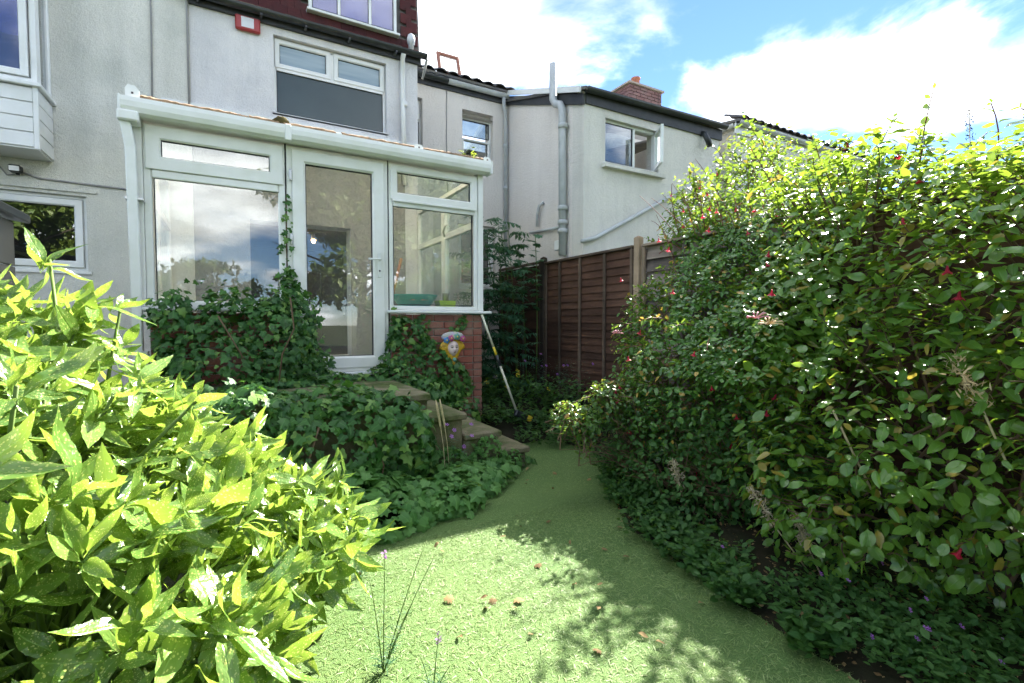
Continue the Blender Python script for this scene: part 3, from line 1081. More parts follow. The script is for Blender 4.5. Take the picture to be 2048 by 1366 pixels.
# shed at the left edge
sh = thing('garden_shed', 'grey panelled garden shed with black roof edge behind the spotted bush', 'shed', (-1.95, 4.3, 0))
for k in range(6):
    z0 = .02 + k * .33
    B('wall_panel', 'shed_panel', sh, -2.60, -1.435, 4.10, 4.13, z0, z0 + .322, .004)
    B('side_panel', 'shed_panel', sh, -1.43, -1.40, 4.132, 5.0, z0, z0 + .322, .004)
B('corner_post', 'black_plastic', sh, -1.434, -1.395, 4.09, 4.131, .0, 2.03)
rf = MB().add([(-2.65, 4.02, 2.22), (-1.33, 4.02, 2.0), (-1.33, 5.1, 2.0), (-2.65, 5.1, 2.22), (-2.65, 4.02, 2.29), (-1.33, 4.02, 2.065), (-1.33, 5.1, 2.065), (-2.65, 5.1, 2.29)],
              [(0, 3, 2, 1), (4, 5, 6, 7), (0, 1, 5, 4), (1, 2, 6, 5), (2, 3, 7, 6), (3, 0, 4, 7)]).build('roof', 'black_plastic', sh, bevel=.01)

# ================================================================== CREAM HOUSE AND ITS OUTRIGGER
YN, XO, YO = 7.4, 4.12, 5.31
ch = thing('cream_house', 'cream rendered house with projecting rear wing beyond the dark fence', 'house', (4.5, 6.5, 0))
wall('wall', 'render_cream', ch, 'X', (2.362, XO), (0, 5.06), YN, YN + .3, [(3.28, 3.84, 3.74, 4.70), (2.14, 2.61, 3.85, 4.72), (3.2, 3.88, 1.8, 2.86)])
MB().add([(3.28, YN + .001, 4.615), (3.84, YN + .001, 4.615), (3.84, YN + .001, 4.70), (3.7, YN + .001, 4.725), (3.42, YN + .001, 4.725), (3.28, YN + .001, 4.70),
          (3.28, YN + .12, 4.615), (3.84, YN + .12, 4.615), (3.84, YN + .12, 4.70), (3.7, YN + .12, 4.725), (3.42, YN + .12, 4.725), (3.28, YN + .12, 4.70)],
         [(0, 1, 7, 6), (6, 7, 8, 9, 10, 11)]).build('window_head', 'render_cream', ch)
wall('wing_side_wall', 'render_cream', ch, 'Y', (YO + .25, YN - .001), (0, 5.0), XO, XO + .25, [], top=lambda y: 4.28 + (y - YO) * .375)
wall('wing_end_wall', 'render_cream_end', ch, 'X', (XO, 6.85), (0, 4.36), YO, YO + .249, [(4.49, 5.51, 3.46, 4.06)])
B('wing_far_wall', 'render_cream_end', ch, 6.6, 6.85, YO + .25, YN, 0, 4.4)
B('inner_back', 'wall_dark', ch, 2.4, 6.8, 10.9, 11, 0, 5.4)
B('inner_floor', 'wall_dark', ch, XO + .251, 6.59, YO + .25, YN, 2.7, 2.85)
B('inner_floor', 'wall_dark', ch, 2.4, 6.59, YN + .301, 10.8, 2.9, 3.0)
# roofs
MB().add([(2.34, YN - .16, 5.10), (4.2, YN - .16, 5.10), (4.2, 10.9, 6.55), (2.34, 10.9, 6.55), (2.34, YN - .16, 5.07), (4.2, YN - .16, 5.07), (4.2, 10.9, 6.5), (2.34, 10.9, 6.5)],
         [(0, 1, 2, 3), (4, 7, 6, 5), (0, 4, 5, 1), (1, 5, 6, 2), (2, 6, 7, 3), (3, 7, 4, 0)]).build('main_roof', 'slate', ch)
MB().add([(XO - .06, YO - .12, 4.34), (6.9, YO - .12, 4.40), (6.9, YN + 3, 5.95), (XO - .06, YN + 3, 5.95), (XO - .06, YO - .12, 4.30), (6.9, YO - .12, 4.36), (6.9, YN + 3, 5.9), (XO - .06, YN + 3, 5.9)],
         [(0, 1, 2, 3), (4, 7, 6, 5), (0, 4, 5, 1), (1, 5, 6, 2), (2, 6, 7, 3), (3, 7, 4, 0)]).build('wing_roof', 'slate', ch)
# pantile course at the eaves: each tile a humped piece
tp = MB()
prof = [(-.105, 0), (-.07, .028), (-.02, .042), (.03, .036), (.07, .010), (.105, -.004)]
tp.add([(x, -.02, z + .014) for x, z in prof] + [(x, .34, z + .16) for x, z in prof] + [(x, -.02, z) for x, z in prof] + [(x, .34, z + .146) for x, z in prof],
       [(i, i + 1, 7 + i, 6 + i) for i in range(5)] + [(12 + i, 18 + i, 19 + i, 13 + i) for i in range(5)] + [(i, 12 + i, 13 + i, i + 1) for i in range(5)] + [(0, 6, 18, 12), (5, 17, 23, 11)])
me_t = tp.mesh('roof_tile', 'tile_slate')
for k in range(9):
    inst('roof_tile', me_t, ch, (2.46 + k * .205, YN - .17 + rnd.uniform(-.01, .01), 5.10 + rnd.uniform(-.004, .006)))
B('fascia', 'black_paint', ch, 2.365, 4.10, YN - .03, YN - .001, 4.93, 5.065)
for nm, x0, x1, mt in (('gutter', 2.37, 3.0, 'black_plastic'), ('gutter', 3.002, 4.08, 'upvc_grey')):
    MB().sweep([((x0, YN - .085, 5.055), (0, 1, 0), (0, 0, 1)), ((x1, YN - .085, 5.055), (0, 1, 0), (0, 0, 1))], gp).build(nm, mt, ch)
MB().tube([(4.0, YN - .085, 5.0), (4.0, YN - .08, 4.86), (4.05, YN - .05, 4.78), (4.05, YN - .05, 2.4)], .032, 10).build('downpipe', 'upvc_grey', ch, smooth=True)
for z in (4.2, 3.5, 2.9):
    MB().lathe(4.05, YN - .05, [(.034, z), (.042, z + .004), (.042, z + .05), (.034, z + .054)], 10).build('pipe_collar', 'upvc_grey', ch, smooth=True)
MB().tube([(3.01, YN - .008, 4.93), (3.0, YN - .008, 4.2), (3.02, YN - .008, 3.0)], .007, 5).build('cable', 'cable_grey', ch, smooth=True)
window(ch, 3.28, 3.84, 3.745, 4.61, YN + .09, [(3.31, 3.81, 4.325, 4.58, 0, 'glass_dark'), (3.31, 3.81, 3.775, 4.27, .03, 'glass_dark')], .032)
window(ch, 2.14, 2.61, 3.86, 4.715, YN + .09, [(2.17, 2.58, 4.42, 4.69, .05, 'glass_dark'), (2.17, 2.58, 3.89, 4.38, 0, 'glass_dark')], .032)
window(ch, 3.2, 3.88, 1.81, 2.86, YN + .09, [(3.24, 3.84, 1.85, 2.82, .05, 'glass_dark')], .04)
# open skylight standing up from the slope
sk = rect_ring(3.02, 3.42, 0, .40, frame_prof(.05, 0, .045)).build('open_skylight', 'skylight_frame', ch)
turn(sk, Matrix.Translation((0, 7.72, 5.38)) @ Matrix.Rotation(R(-18), 4, 'X'))
pn = B('pane', 'glass_clear', sk, 3.07, 3.37, .015, .022, .05, .35)
turn(pn, Matrix.Translation((0, 7.72, 5.38)) @ Matrix.Rotation(R(-18), 4, 'X'))
# wing: verge boards, fascia, gutter, soil pipe
va = MB()
for (z0, z1, mt, x0, x1, nm) in ((.02, .10, 'upvc', XO - .085, XO - .062, 'verge_board'), (-.13, .015, 'black_paint', XO - .03, XO - .002, 'barge_board')):
    ys = (YO - .02, YN - .02)
    f_ = lambda y: 4.28 + (y - YO) * .375
    MB().add([(x, y, f_(y) + z) for x in (x0, x1) for y in ys for z in (z0, z1)],
             [(0, 1, 3, 2), (4, 6, 7, 5), (0, 2, 6, 4), (1, 5, 7, 3), (0, 4, 5, 1), (2, 3, 7, 6)]).build(nm, mt, ch)
B('wing_fascia', 'black_paint', ch, XO + .02, 6.88, YO - .03, YO - .001, 4.17, 4.335)
MB().sweep([((XO - .03, YO - .085, 4.34), (0, 1, 0), (0, 0, 1)), ((6.9, YO - .085, 4.385), (0, 1, 0), (0, 0, 1))], gp).build('wing_gutter', 'black_plastic', ch)
MB().tube([(XO - .10, 5.89, 4.92), (XO - .10, 5.89, 4.42), (XO - .09, 5.84, 4.34), (XO - .085, 5.74, 4.30), (XO - .075, 5.70, 4.22), (XO - .075, 5.68, 2.2)], .055, 12).build('soil_pipe', 'upvc_grey', ch, smooth=True)
for z in (3.95, 2.82, 2.62, 2.5):
    MB().lathe(XO - .075, 5.68, [(.057, z), (.072, z + .006), (.072, z + .06), (.057, z + .066)], 12).build('pipe_collar', 'upvc_grey', ch, smooth=True)
MB().tube([(XO - .02, 6.26, 3.06), (XO - .05, 6.33, 3.02), (XO - .05, 6.38, 2.9), (XO - .05, 6.39, 2.72)], .022, 8).build('overflow_pipe', 'upvc_grey', ch, smooth=True)
MB().tube([(XO - .04, 6.6, 2.66), (XO - .04, 6.2, 2.63), (XO - .05, 5.7, 2.60)], .02, 8).build('waste_pipe', 'upvc_grey', ch, smooth=True)
B('meter_box', 'upvc', ch, XO - .09, XO - .002, 5.75, 5.87, 2.28, 2.42, .008)
MB().tube([(4.05, YO - .06, 2.33), (4.3, YO - .03, 2.40), (5.0, YO - .03, 2.76), (5.85, YO - .03, 3.2), (6.7, YO - .03, 3.66)], .03, 8).build('sloping_pipe', 'upvc_grey', ch, smooth=True)
ww = window(ch, 4.49, 5.51, 3.465, 4.06, YO + .06, [(4.52, 5.05, 3.50, 4.03, 0, 'glass_dark')], .034)
B('mullion', 'upvc', ww, 5.05, 5.085, YO + .055, YO + .11, 3.498, 4.03)
B('sill_stone', 'render_cream_end', ch, 4.43, 5.58, YO - .08, YO - .001, 3.375, 3.43)
hx, hy = 5.485, YO + .05
ML = Matrix.Translation((hx, hy, 0)) @ Matrix.Rotation(R(58), 4, 'Z') @ Matrix.Translation((-5.485, -(YO + .05), 0))
cs = rect_ring(5.085, 5.485, 3.50, 4.03, frame_prof(.045, YO + .03, YO + .07)).build('open_casement', 'upvc', ww)
turn(cs, ML)
pn = B('pane', 'glass_side', ww, 5.13, 5.44, YO + .047, YO + .053, 3.545, 3.985)
turn(pn, ML)
MB().tube([(6.42, YO - .01, 4.2), (6.42, YO - .07, 4.17), (6.44, YO - .12, 4.06), (6.5, YO - .1, 4.0)], .045, 8).build('gutter_elbow', 'black_plastic', ch, smooth=True)

# ================================================================== FARTHER HOUSE
fh = thing('far_house', 'pale far house with mullioned bay and brick chimney above the hedge', 'house', (9, 6, 0))
wall('wall', 'render_cream_end', fh, 'X', (7.28, 12), (0, 4.5), YO, YO + .25, [(7.5, 9.4, 3.0, 3.95)])
B('side_wall', 'render_cream_end', fh, 7.28, 7.5, YO + .251, YN + 1, 0, 4.5)
B('rear_wall', 'render_cream', fh, 6.86, 12, YN + 1.01, YN + 1.2, 0, 5.4)
MB().add([(7.2, YO - .12, 4.52), (12, YO - .12, 4.52), (12, YN + 1, 5.0), (7.2, YN + 1, 5.0), (7.2, YO - .12, 4.56), (12, YO - .12, 4.56), (12, YN + 1, 5.04), (7.2, YN + 1, 5.04)],
         [(0, 3, 2, 1), (4, 5, 6, 7), (0, 1, 5, 4), (1, 2, 6, 5), (2, 3, 7, 6), (3, 0, 4, 7)]).build('roof', 'slate', fh)
for k in range(20):
    inst('roof_tile', me_t, fh, (7.32 + k * .205, YO - .14, 4.56))
B('fascia', 'upvc', fh, 7.22, 12, YO - .03, YO - .001, 4.36, 4.515)
MB().sweep([((7.2, YO - .085, 4.53), (0, 1, 0), (0, 0, 1)), ((12, YO - .085, 4.53), (0, 1, 0), (0, 0, 1))], gp).build('gutter', 'upvc_grey', fh)
MB().sweep([((7.2, YO - .03, 4.50), (1, 0, 0), (0, 0, 1)), ((7.2, YN + .9, 4.50), (1, 0, 0), (0, 0, 1))], gp).build('gutter', 'upvc_grey', fh)
fw = window(fh, 7.5, 9.4, 3.0, 3.95, YO + .04, [(7.55 + k * .46, 7.97 + k * .46, 3.05, 3.9, .03, 'glass_side') for k in range(4)], .05)
B('net_curtain', 'curtain', fw, 7.52, 9.38, YO + .12, YO + .13, 3.02, 3.93)
cm = B('chimney', 'mortar', fh, 7.90, 8.86, 8.52, 9.18, 4.9, 6.66)
bricks(cm, 'X', 7.885, 8.87, 5.9, 6.65, 8.50, -1, 'brick_chimney', depth=.08)
bricks(cm, 'Y', 8.50, 9.2, 5.9, 6.65, 7.885, -1, 'brick_chimney', False, depth=.08)
MB().add([(7.84, 8.46, 6.66), (8.94, 8.46, 6.66), (8.94, 9.24, 6.66), (7.84, 9.24, 6.66), (7.84, 8.46, 6.70), (8.94, 8.46, 6.70), (8.94, 9.24, 6.70), (7.84, 9.24, 6.70), (8.2, 8.7, 6.80), (8.6, 8.7, 6.80), (8.6, 9.0, 6.80), (8.2, 9.0, 6.80)],
         [(0, 3, 2, 1), (0, 1, 5, 4), (1, 2, 6, 5), (2, 3, 7, 6), (3, 0, 4, 7), (4, 5, 9, 8), (5, 6, 10, 9), (6, 7, 11, 10), (7, 4, 8, 11), (8, 9, 10, 11)]).build('chimney_cap', 'chimney_cap', cm)
MB().lathe(8.4, 8.85, [(.10, 6.78), (.115, 6.82), (.095, 6.86), (.09, 6.98), (.11, 7.0), (.11, 7.03)], 14).build('chimney_pot', 'clay_pot', cm, smooth=True)

# ================================================================== CONSERVATORY
YC = 4.87
cv = thing('conservatory', 'white framed lean-to conservatory with glazed door and low brick base', 'conservatory', (.9, YC, .3))
# brick base right of the door, along the side, and left under the ivy
bw = wall('base_wall', 'mortar', cv, 'X', (1.37, 2.372), (0, 1.33), YC + .004, YC + .2, [])
bricks(bw, 'X', 1.375, 2.36, .21, 1.34, YC - .012, -1, 'brick_red')
bs = wall('side_base_wall', 'mortar', cv, 'Y', (YC + .201, YH - .001), (0, 1.33), 2.17, 2.372, [])
bricks(bs, 'Y', YC + .09, YH - .05, .21, 1.34, 2.298, 1, 'brick_red', False)
bl = wall('left_base_wall', 'mortar', cv, 'X', (-.585, .435), (0, 1.33), YC + .004, YC + .2, [])
bricks(bl, 'X', -.58, .43, .51, 1.34, YC - .012, -1, 'brick_red')
B('left_side_base_wall', 'brick_red', cv, -.585, -.385, YC + .201, YH - .02, 0, 1.33)
B('door_base', 'stone_step', cv, .436, 1.369, YC + .004, YC + .22, .2, .74)
B('floor_slab', 'floor_pale', cv, -.384, 2.169, YC + .221, YH - .003, .60, .785)
wall('inner_shade_sheet', 'wall_shade_inside', cv, 'X', (-.38, 2.16), (.79, 3.4), YH - .012, YH - .002, [(.20, 1.40, .80, 2.52)])  # sheet added over the house wall; its dark colour stands in for indoor shade
B('floor_sheet', 'floor_pale', cv, .5, 1.30, YC + .23, YC + .75, .787, .80)  # thin pale sheet on the floor just inside the door
# sills
B('sill', 'upvc', cv, 1.33, 2.47, YC - .075, YC + .21, 1.345, 1.372, .006)
B('sill', 'upvc', cv, -.63, .437, YC - .075, YC + .21, 1.345, 1.372, .006)
B('threshold', 'upvc', cv, .43, 1.40, YC - .06, YC + .08, .742, .775, .006)
# glazed frames of the front
lf = window(cv, -.60, .425, 1.375, 2.835, YC, [(-.585, .41, 2.475, 2.82, .105, 'glass_clear'), (-.535, .38, 1.42, 2.415, 0, 'glass_clear')], .055, name='window_frame', sill=False, mat='upvc_grime')
B('transom', 'upvc_grime', lf, -.546, .371, YC - .004, YC + .055, 2.41, 2.474, .006)
rf_ = window(cv, 1.362, 2.335, 1.375, 2.835, YC, [(1.375, 2.32, 2.475, 2.82, .072, 'glass_clear'), (1.405, 2.275, 1.43, 2.415, 0, 'glass_clear')], .045, name='window_frame', sill=False, mat='upvc_grime')
B('transom', 'upvc_grime', rf_, 1.406, 2.291, YC - .004, YC + .055, 2.41, 2.474, .006)
B('drip_moulding', 'upvc_grime', rf_, 1.39, 2.31, YC - .035, YC - .019, 2.452, 2.476, .004)
B('corner_post', 'upvc_grime', cv, 2.337, 2.40, YC - .01, YC + .055, 1.373, 2.86, .006)
B('corner_post', 'upvc_grime', cv, -.665, -.602, YC - .01, YC + .055, 1.373, 2.86, .006)
B('joint_strip', 'gasket', cv, .427, .437, YC + .006, YC + .05, .776, 2.85)
B('joint_strip', 'gasket', cv, 1.352, 1.360, YC + .006, YC + .05, .776, 2.85)
# door
df = rect_ring(.439, 1.350, .776, 2.84, frame_prof(.05, YC, YC + .06)).build('door_frame', 'upvc_grime', cv)
dr = rect_ring(.480, 1.312, .812, 2.81, frame_prof(.115, YC - .022, YC + .045, .018)).build('door', 'upvc_grime', cv)
rect_ring(.594, 1.198, .926, 2.696, [(0, YC), (.008, YC + .004), (.008, YC + .03), (0, YC + .03)]).build('gasket', 'gasket', dr)
B('pane', 'glass_clear', dr, .595, 1.197, YC + .012, YC + .019, .927, 2.695)
for z in (2.52, 1.95, 1.05):
    hg = MB().lathe(.468, YC - .03, [(.011, z), (.013, z + .01), (.013, z + .09), (.011, z + .10)], 8).build('hinge', 'hinge_metal', dr, smooth=True)
B('handle_plate', 'upvc', dr, 1.240, 1.272, YC - .034, YC - .0225, 1.69, 1.93, .004)
MB().tube([(1.256, YC - .035, 1.865), (1.256, YC - .07, 1.865), (1.24, YC - .078, 1.865), (1.14, YC - .078, 1.862)], .009, 8).build('handle', 'upvc', dr, smooth=True)
kh = MB().lathe(1.256, 0, [(.006, 0), (.009, .001), (.009, .006), (.006, .007)], 8).build('keyhole', 'ink', dr)
turn(kh, Matrix.Translation((0, YC - .034, 1.755)) @ Matrix.Rotation(R(90), 4, 'X'))
# eaves beam, gutter, downpipe
B('eaves_beam', 'upvc_grime', cv, -.66, 2.40, YC - .02, YC + .10, 2.862, 2.925, .006)
gq = [(.0, .065), (-.012, .065), (-.018, .03), (-.015, -.01), (.0, -.045), (.03, -.06), (.085, -.06), (.095, -.06), (.095, .05), (.085, .05), (.083, -.05), (.03, -.05), (.008, -.035), (-.004, 0), (-.006, .03)]
gq = [(u - .11, w) for u, w in gq]
cg = MB().sweep([((-.72, YC - .03, 2.90), (0, 1, 0), (0, 0, 1)), ((2.44, YC - .03, 2.90), (0, 1, 0), (0, 0, 1))], gq).build('gutter', 'upvc_grime', cv)
for x in (-.72, 2.43):
    B('stop_end', 'upvc_grime', cg, x - .006, x + .012, YC - .163, YC - .021, 2.832, 2.972, .008)
B('joint_clip', 'upvc_grime', cg, .42, .47, YC - .163, YC - .10, 2.832, 2.97, .006)
B('outlet', 'upvc_grime', cg, -.735, -.60, YC - .165, YC - .02, 2.78, 2.86, .012)
MB().sweep([((-.69, YC - .095, 2.79), (.034, 0, 0), (0, .034, 0)), ((-.665, YC - .075, 2.60), (.034, 0, 0), (0, .034, 0)), ((-.66, YC - .06, 2.0), (.034, 0, 0), (0, .034, 0)),
            ((-.655, YC - .06, .75), (.034, 0, 0), (0, .034, 0)), ((-.66, YC - .14, .60), (.034, 0, 0), (0, .034, 0))], [(-1, -.8), (-.8, -1), (.8, -1), (1, -.8), (1, .8), (.8, 1), (-.8, 1), (-1, .8)]).build('downpipe', 'upvc', cv)
for z in (2.20, 1.0):
    B('pipe_clip', 'hinge_metal', cv, -.71, -.59, YC - .098, YC - .02, z, z + .022, .003)
# roof: translucent sheets on sloping bars
RZ0, RZ1, RY0, RY1 = 2.955, 3.72, YC - .09, YH - .015
sl = (RZ1 - RZ0) / (RY1 - RY0)


def slope_box(name, mat, parent, x0, x1, y0, y1, dz0, dz1, bevel=0):
    f = lambda y: RZ0 + (y - RY0) * sl
    return MB().add([(x0, y0, f(y0) + dz0), (x1, y0, f(y0) + dz0), (x1, y1, f(y1) + dz0), (x0, y1, f(y1) + dz0), (x0, y0, f(y0) + dz1), (x1, y0, f(y0) + dz1), (x1, y1, f(y1) + dz1), (x0, y1, f(y1) + dz1)],
                    [(0, 3, 2, 1), (4, 5, 6, 7), (0, 1, 5, 4), (1, 2, 6, 5), (2, 3, 7, 6), (3, 0, 4, 7)]).build(name, mat, parent, bevel=bevel)


bars = [-.64, .12, .88, 1.64, 2.40]
for k in range(4):
    s_ = slope_box('roof_sheet', 'polycarbonate', cv, bars[k] + .004, bars[k + 1] - .004, RY0, RY1, 0, .018)
    e_ = MB()
    nseg = 26
    vs = []
    for i in range(nseg + 1):
        x = bars[k] + .03 + (bars[k + 1] - bars[k] - .06) * i / nseg
        h = .046 + .008 * rnd.random()
        d = .006 + .008 * rnd.random()
        y0 = RY0 - .012
        zz = RZ0 - .006
        vs += [(x, y0, zz), (x, y0, zz + h), (x, y0 + .05 + d * 2, zz + h + .03), (x, y0 + .05, zz)]
    fs = []
    for i in range(nseg):
        a = i * 4
        for q in range(4):
            fs.append((a + q, a + (q + 1) % 4, a + 4 + (q + 1) % 4, a + 4 + q))
    fs += [(0, 3, 2, 1), (nseg * 4, nseg * 4 + 1, nseg * 4 + 2, nseg * 4 + 3)]
    e_.add(vs, fs).build('dirty_edge', 'brown_roof_edge', s_)
for k, x in enumerate(bars):
    b_ = slope_box('glazing_bar', 'upvc' if k != 1 else 'brown_roof_edge', cv, x - .028, x + .028, RY0 - .005, RY1, .022, .045, .006)
    slope_box('rafter', 'upvc', cv, x - .02, x + .02, RY0 + .14, RY1, -.075, -.004)
    if k in (0, 3, 4):
        h = .13 if k == 0 else .085
        w_ = .045
        pts = [(x - w_, 0), (x + w_, 0), (x + w_, h * .72), (x + w_ * .4, h), (x - w_ * .6, h * 1.03), (x - w_, h * .8)]
        e_ = MB().add([(px, RY0 - .02, RZ0 - .02 + pz) for px, pz in pts] + [(px, RY0 - .008, RZ0 - .02 + pz) for px, pz in pts],
                      [tuple(range(6)), tuple(range(11, 5, -1))] + [(i, (i + 1) % 6, 6 + (i + 1) % 6, 6 + i) for i in range(6)]).build('end_cap', 'upvc', b_)
        B('screw', 'ink', b_, x - .007, x + .007, RY0 - .024, RY0 - .0201, RZ0 + h * .35, RZ0 + h * .35 + .014)
B('wall_flashing', 'upvc', cv, -.66, 2.42, YH - .03, YH - .001, RZ1 - .02, RZ1 + .08)
# glazed side by the fence and by the left wall
MS = Matrix(((0, -1, 0, 2.398), (1, 0, 0, 0), (0, 0, 1, 0), (0, 0, 0, 1)))
MS2 = Matrix(((0, -1, 0, -.605), (1, 0, 0, 0), (0, 0, 1, 0), (0, 0, 0, 1)))
for M_, nm in ((MS, 'side'), (MS2, 'left')):
    for ya, yb in ((YC + .06, YC + 1.02), (YC + 1.03, YH - .005)):
        f_ = rect_ring(ya, yb, 1.375, 2.86, frame_prof(.05, 0, .06)).build('window_frame', 'upvc_grime', cv)
        parts = [B('transom', 'upvc_grime', f_, ya + .048, yb - .048, -.002, .055, 2.30, 2.37), B('pane', 'glass_side', f_, ya + .05, yb - .05, .02, .026, 1.425, 2.298),
                 B('pane', 'glass_side', f_, ya + .05, yb - .05, .02, .026, 2.372, 2.81)]
        for o in [f_] + parts:
            turn(o, M_)
    # glazed gable above the eaves line
    x0 = 2.345 if nm == 'side' else -.65
    f = lambda y: RZ0 + (y - RY0) * sl - .08
    MB().add([(x0, YC + .12, 2.862), (x0, YH - .02, 2.862), (x0, YH - .02, f(YH - .02)), (x0, YC + .12, f(YC + .12)), (x0 + .006, YC + .12, 2.862), (x0 + .006, YH - .02, 2.862), (x0 + .006, YH - .02, f(YH - .02)), (x0 + .006, YC + .12, f(YC + .12))],
             [(0, 1, 2, 3), (4, 7, 6, 5), (0, 4, 5, 1), (1, 5, 6, 2), (2, 6, 7, 3), (3, 7, 4, 0)]).build('pane', 'glass_side', cv)
B('inner_window_board', 'upvc', cv, 1.372, 2.168, YC + .212, YC + .52, 1.395, 1.425, .004)
MB().tube([(2.30, 5.6, 2.44), (2.26, 5.62, 2.42), (2.25, 5.66, 2.36), (2.27, 5.68, 2.30)], .012, 6).build('window_catch', 'steel', cv, smooth=True)

# things standing inside by the window
bn = thing('washing_up_bowl', 'teal plastic bowl with pink print on the conservatory window board', 'bowl', (1.72, YC + .30, 1.427))
MB().lathe(1.72, YC + .31, [(.17, 1.427), (.215, 1.50), (.238, 1.545), (.250, 1.548), (.246, 1.535), (.205, 1.48), (.16, 1.437)], 24).build('bowl', 'teal_plastic', bn, smooth=True)
for a0, nm in ((-2.2, 'print'), (-1.6, 'print')):
    pb = MB()
    for i in range(5):
        a = a0 + i * .1
        pb.v += [(1.72 + .206 * math.cos(a), YC + .31 + .209 * math.sin(a), 1.485), (1.72 + .233 * math.cos(a), YC + .31 + .238 * math.sin(a), 1.540)]
    pb.f = [(2 * i, 2 * i + 2, 2 * i + 3, 2 * i + 1) for i in range(4)]
    pb.build(nm, 'pink_plastic', bn)
ty = thing('plant_tray', 'lime green plastic tray beside the teal bowl in the conservatory', 'tray', (2.08, YC + .28, 1.426))
MB().add([(x, y, z) for (x0, x1, y0, y1, z) in ((1.985, 2.16, YC + .215, YC + .36, 1.427), (1.97, 2.165, YC + .213, YC + .37, 1.492), (1.98, 2.155, YC + .222, YC + .36, 1.492), (1.995, 2.15, YC + .23, YC + .35, 1.437)) for x, y in ((x0, y0), (x1, y0), (x1, y1), (x0, y1))],
         [(0, 3, 2, 1)] + [(r * 4 + i, r * 4 + (i + 1) % 4, r * 4 + 4 + (i + 1) % 4, r * 4 + 4 + i) for r in range(3) for i in range(4)] + [(12, 13, 14, 15)]).build('tray', 'lime_plastic', ty)
cu = thing('metal_beaker', 'small brass coloured metal beaker standing in the lime tray', 'beaker', (2.08, YC + .29, 1.438))
MB().lathe(2.075, YC + .29, [(.032, 1.438), (.038, 1.575), (.040, 1.578), (.035, 1.575), (.029, 1.447)], 14).build('beaker', 'steel', cu, smooth=True)
sp = thing('leaning_spade', 'spade with reddish wooden handle leaning inside the conservatory window', 'spade', (1.5, 5.7, .8))
MB().tube([(1.50, 5.55, 1.20), (1.62, 5.62, 1.62), (1.73, 5.68, 2.0)], .018, 8).build('handle', 'wood_handle', sp, smooth=True)
bl_ = MB()
for i in range(7):
    v = i / 6
    for j in range(5):
        w = (j - 2) / 2
        bl_.v.append((1.43 + .07 * v + w * .11 * (1 - .25 * (1 - v) ** 3), 5.46 + .09 * v + .02 * w * w, .82 + .42 * v))
bl_.f = [(i * 5 + j, i * 5 + j + 1, i * 5 + j + 6, i * 5 + j + 5) for i in range(6) for j in range(4)]
bl_.build('blade', 'black_paint', sp, smooth=True)
# moss clump on the roof edge
mo = MB()
for i in range(7):
    for j in range(10):
        th, ph = math.pi * i / 6, 2 * math.pi * j / 10
        q = 1 + .25 * math.sin(5 * ph + 3 * th) * math.sin(th)
        mo.v.append((.40 + .062 * q * math.sin(th) * math.cos(ph), RY0 + .02 + .04 * q * math.sin(th) * math.sin(ph), RZ0 + .055 + .045 * q * math.cos(th)))
mo.f = [(i * 10 + j, i * 10 + (j + 1) % 10, (i + 1) * 10 + (j + 1) % 10, (i + 1) * 10 + j) for i in range(6) for j in range(10)]
tag(mo.build('moss_clump', 'moss_debris', None, smooth=True), 'brown clump of moss on the conservatory roof edge above the door', 'moss')

# ================================================================== STEPS
st = thing('garden_steps', 'mossy stone platform with three steps leading down from the conservatory door', 'steps', (1.3, 4.1, 0))
B('platform_base', 'stone_step', st, -.5, 1.262, 3.52, 4.86, -.02, .665)
for k in range(3):
    x0 = -.52 + k * .60
    B('platform_slab', 'stone_step', st, x0, x0 + .594, 3.47, 4.16, .667, .72, .008)
    B('platform_slab', 'stone_step', st, x0, x0 + .594, 4.166, 4.855, .667, .721, .008)
for k, (x0, x1, zt, y0) in enumerate(((1.264, 1.57, .54, 3.49), (1.572, 1.90, .36, 3.53), (1.902, 2.20, .18, 3.57))):
    B('step_block', 'stone_step', st, x0, x1 - .02, y0 + .03, 4.50, -.02, zt - .052, .008)
    B('step_tread', 'stone_step', st, x0 + .002, x1 + .012, y0, 4.50, zt - .05, zt, .01)

# ================================================================== FENCE
XF = 3.96


def fence_panel(label, y0, y1, z0, z1, slat_h, mat, bmat, battens, rail, cat='fence', board_gap=0.0, lean=.008):
    f = thing('timber_fence', label, cat, (XF, (y0 + y1) / 2, z0))
    nb = int(round((z1 - z0 - .03) / slat_h))
    for k in range(nb):
        za = z0 + k * slat_h
        j = rnd.uniform(-.009, .009)
        MB().add([(XF + .004, y0, za + j), (XF + .004, y1, za - j), (XF + .016, y1, za - j), (XF + .016, y0, za + j),
                  (XF + .016 + lean, y0, za + slat_h + .012 - board_gap + j), (XF + .016 + lean, y1, za + slat_h + .012 - board_gap - j), (XF + .026 + lean, y1, za + slat_h + .012 - board_gap), (XF + .026 + lean, y0, za + slat_h + .012 - board_gap)],
                 [(0, 3, 2, 1), (4, 5, 6, 7), (0, 1, 5, 4), (1, 2, 6, 5), (2, 3, 7, 6), (3, 0, 4, 7)]).build('slat', mat, f)
    for y in battens:
        B('batten', bmat, f, XF - .022, XF + .003, y - .02, y + .02, z0, z1, .003)
    if rail:
        B('top_rail', rail, f, XF - .03, XF + .045, y0, y1, z1 + .005, z1 + .035, .004)
    return f


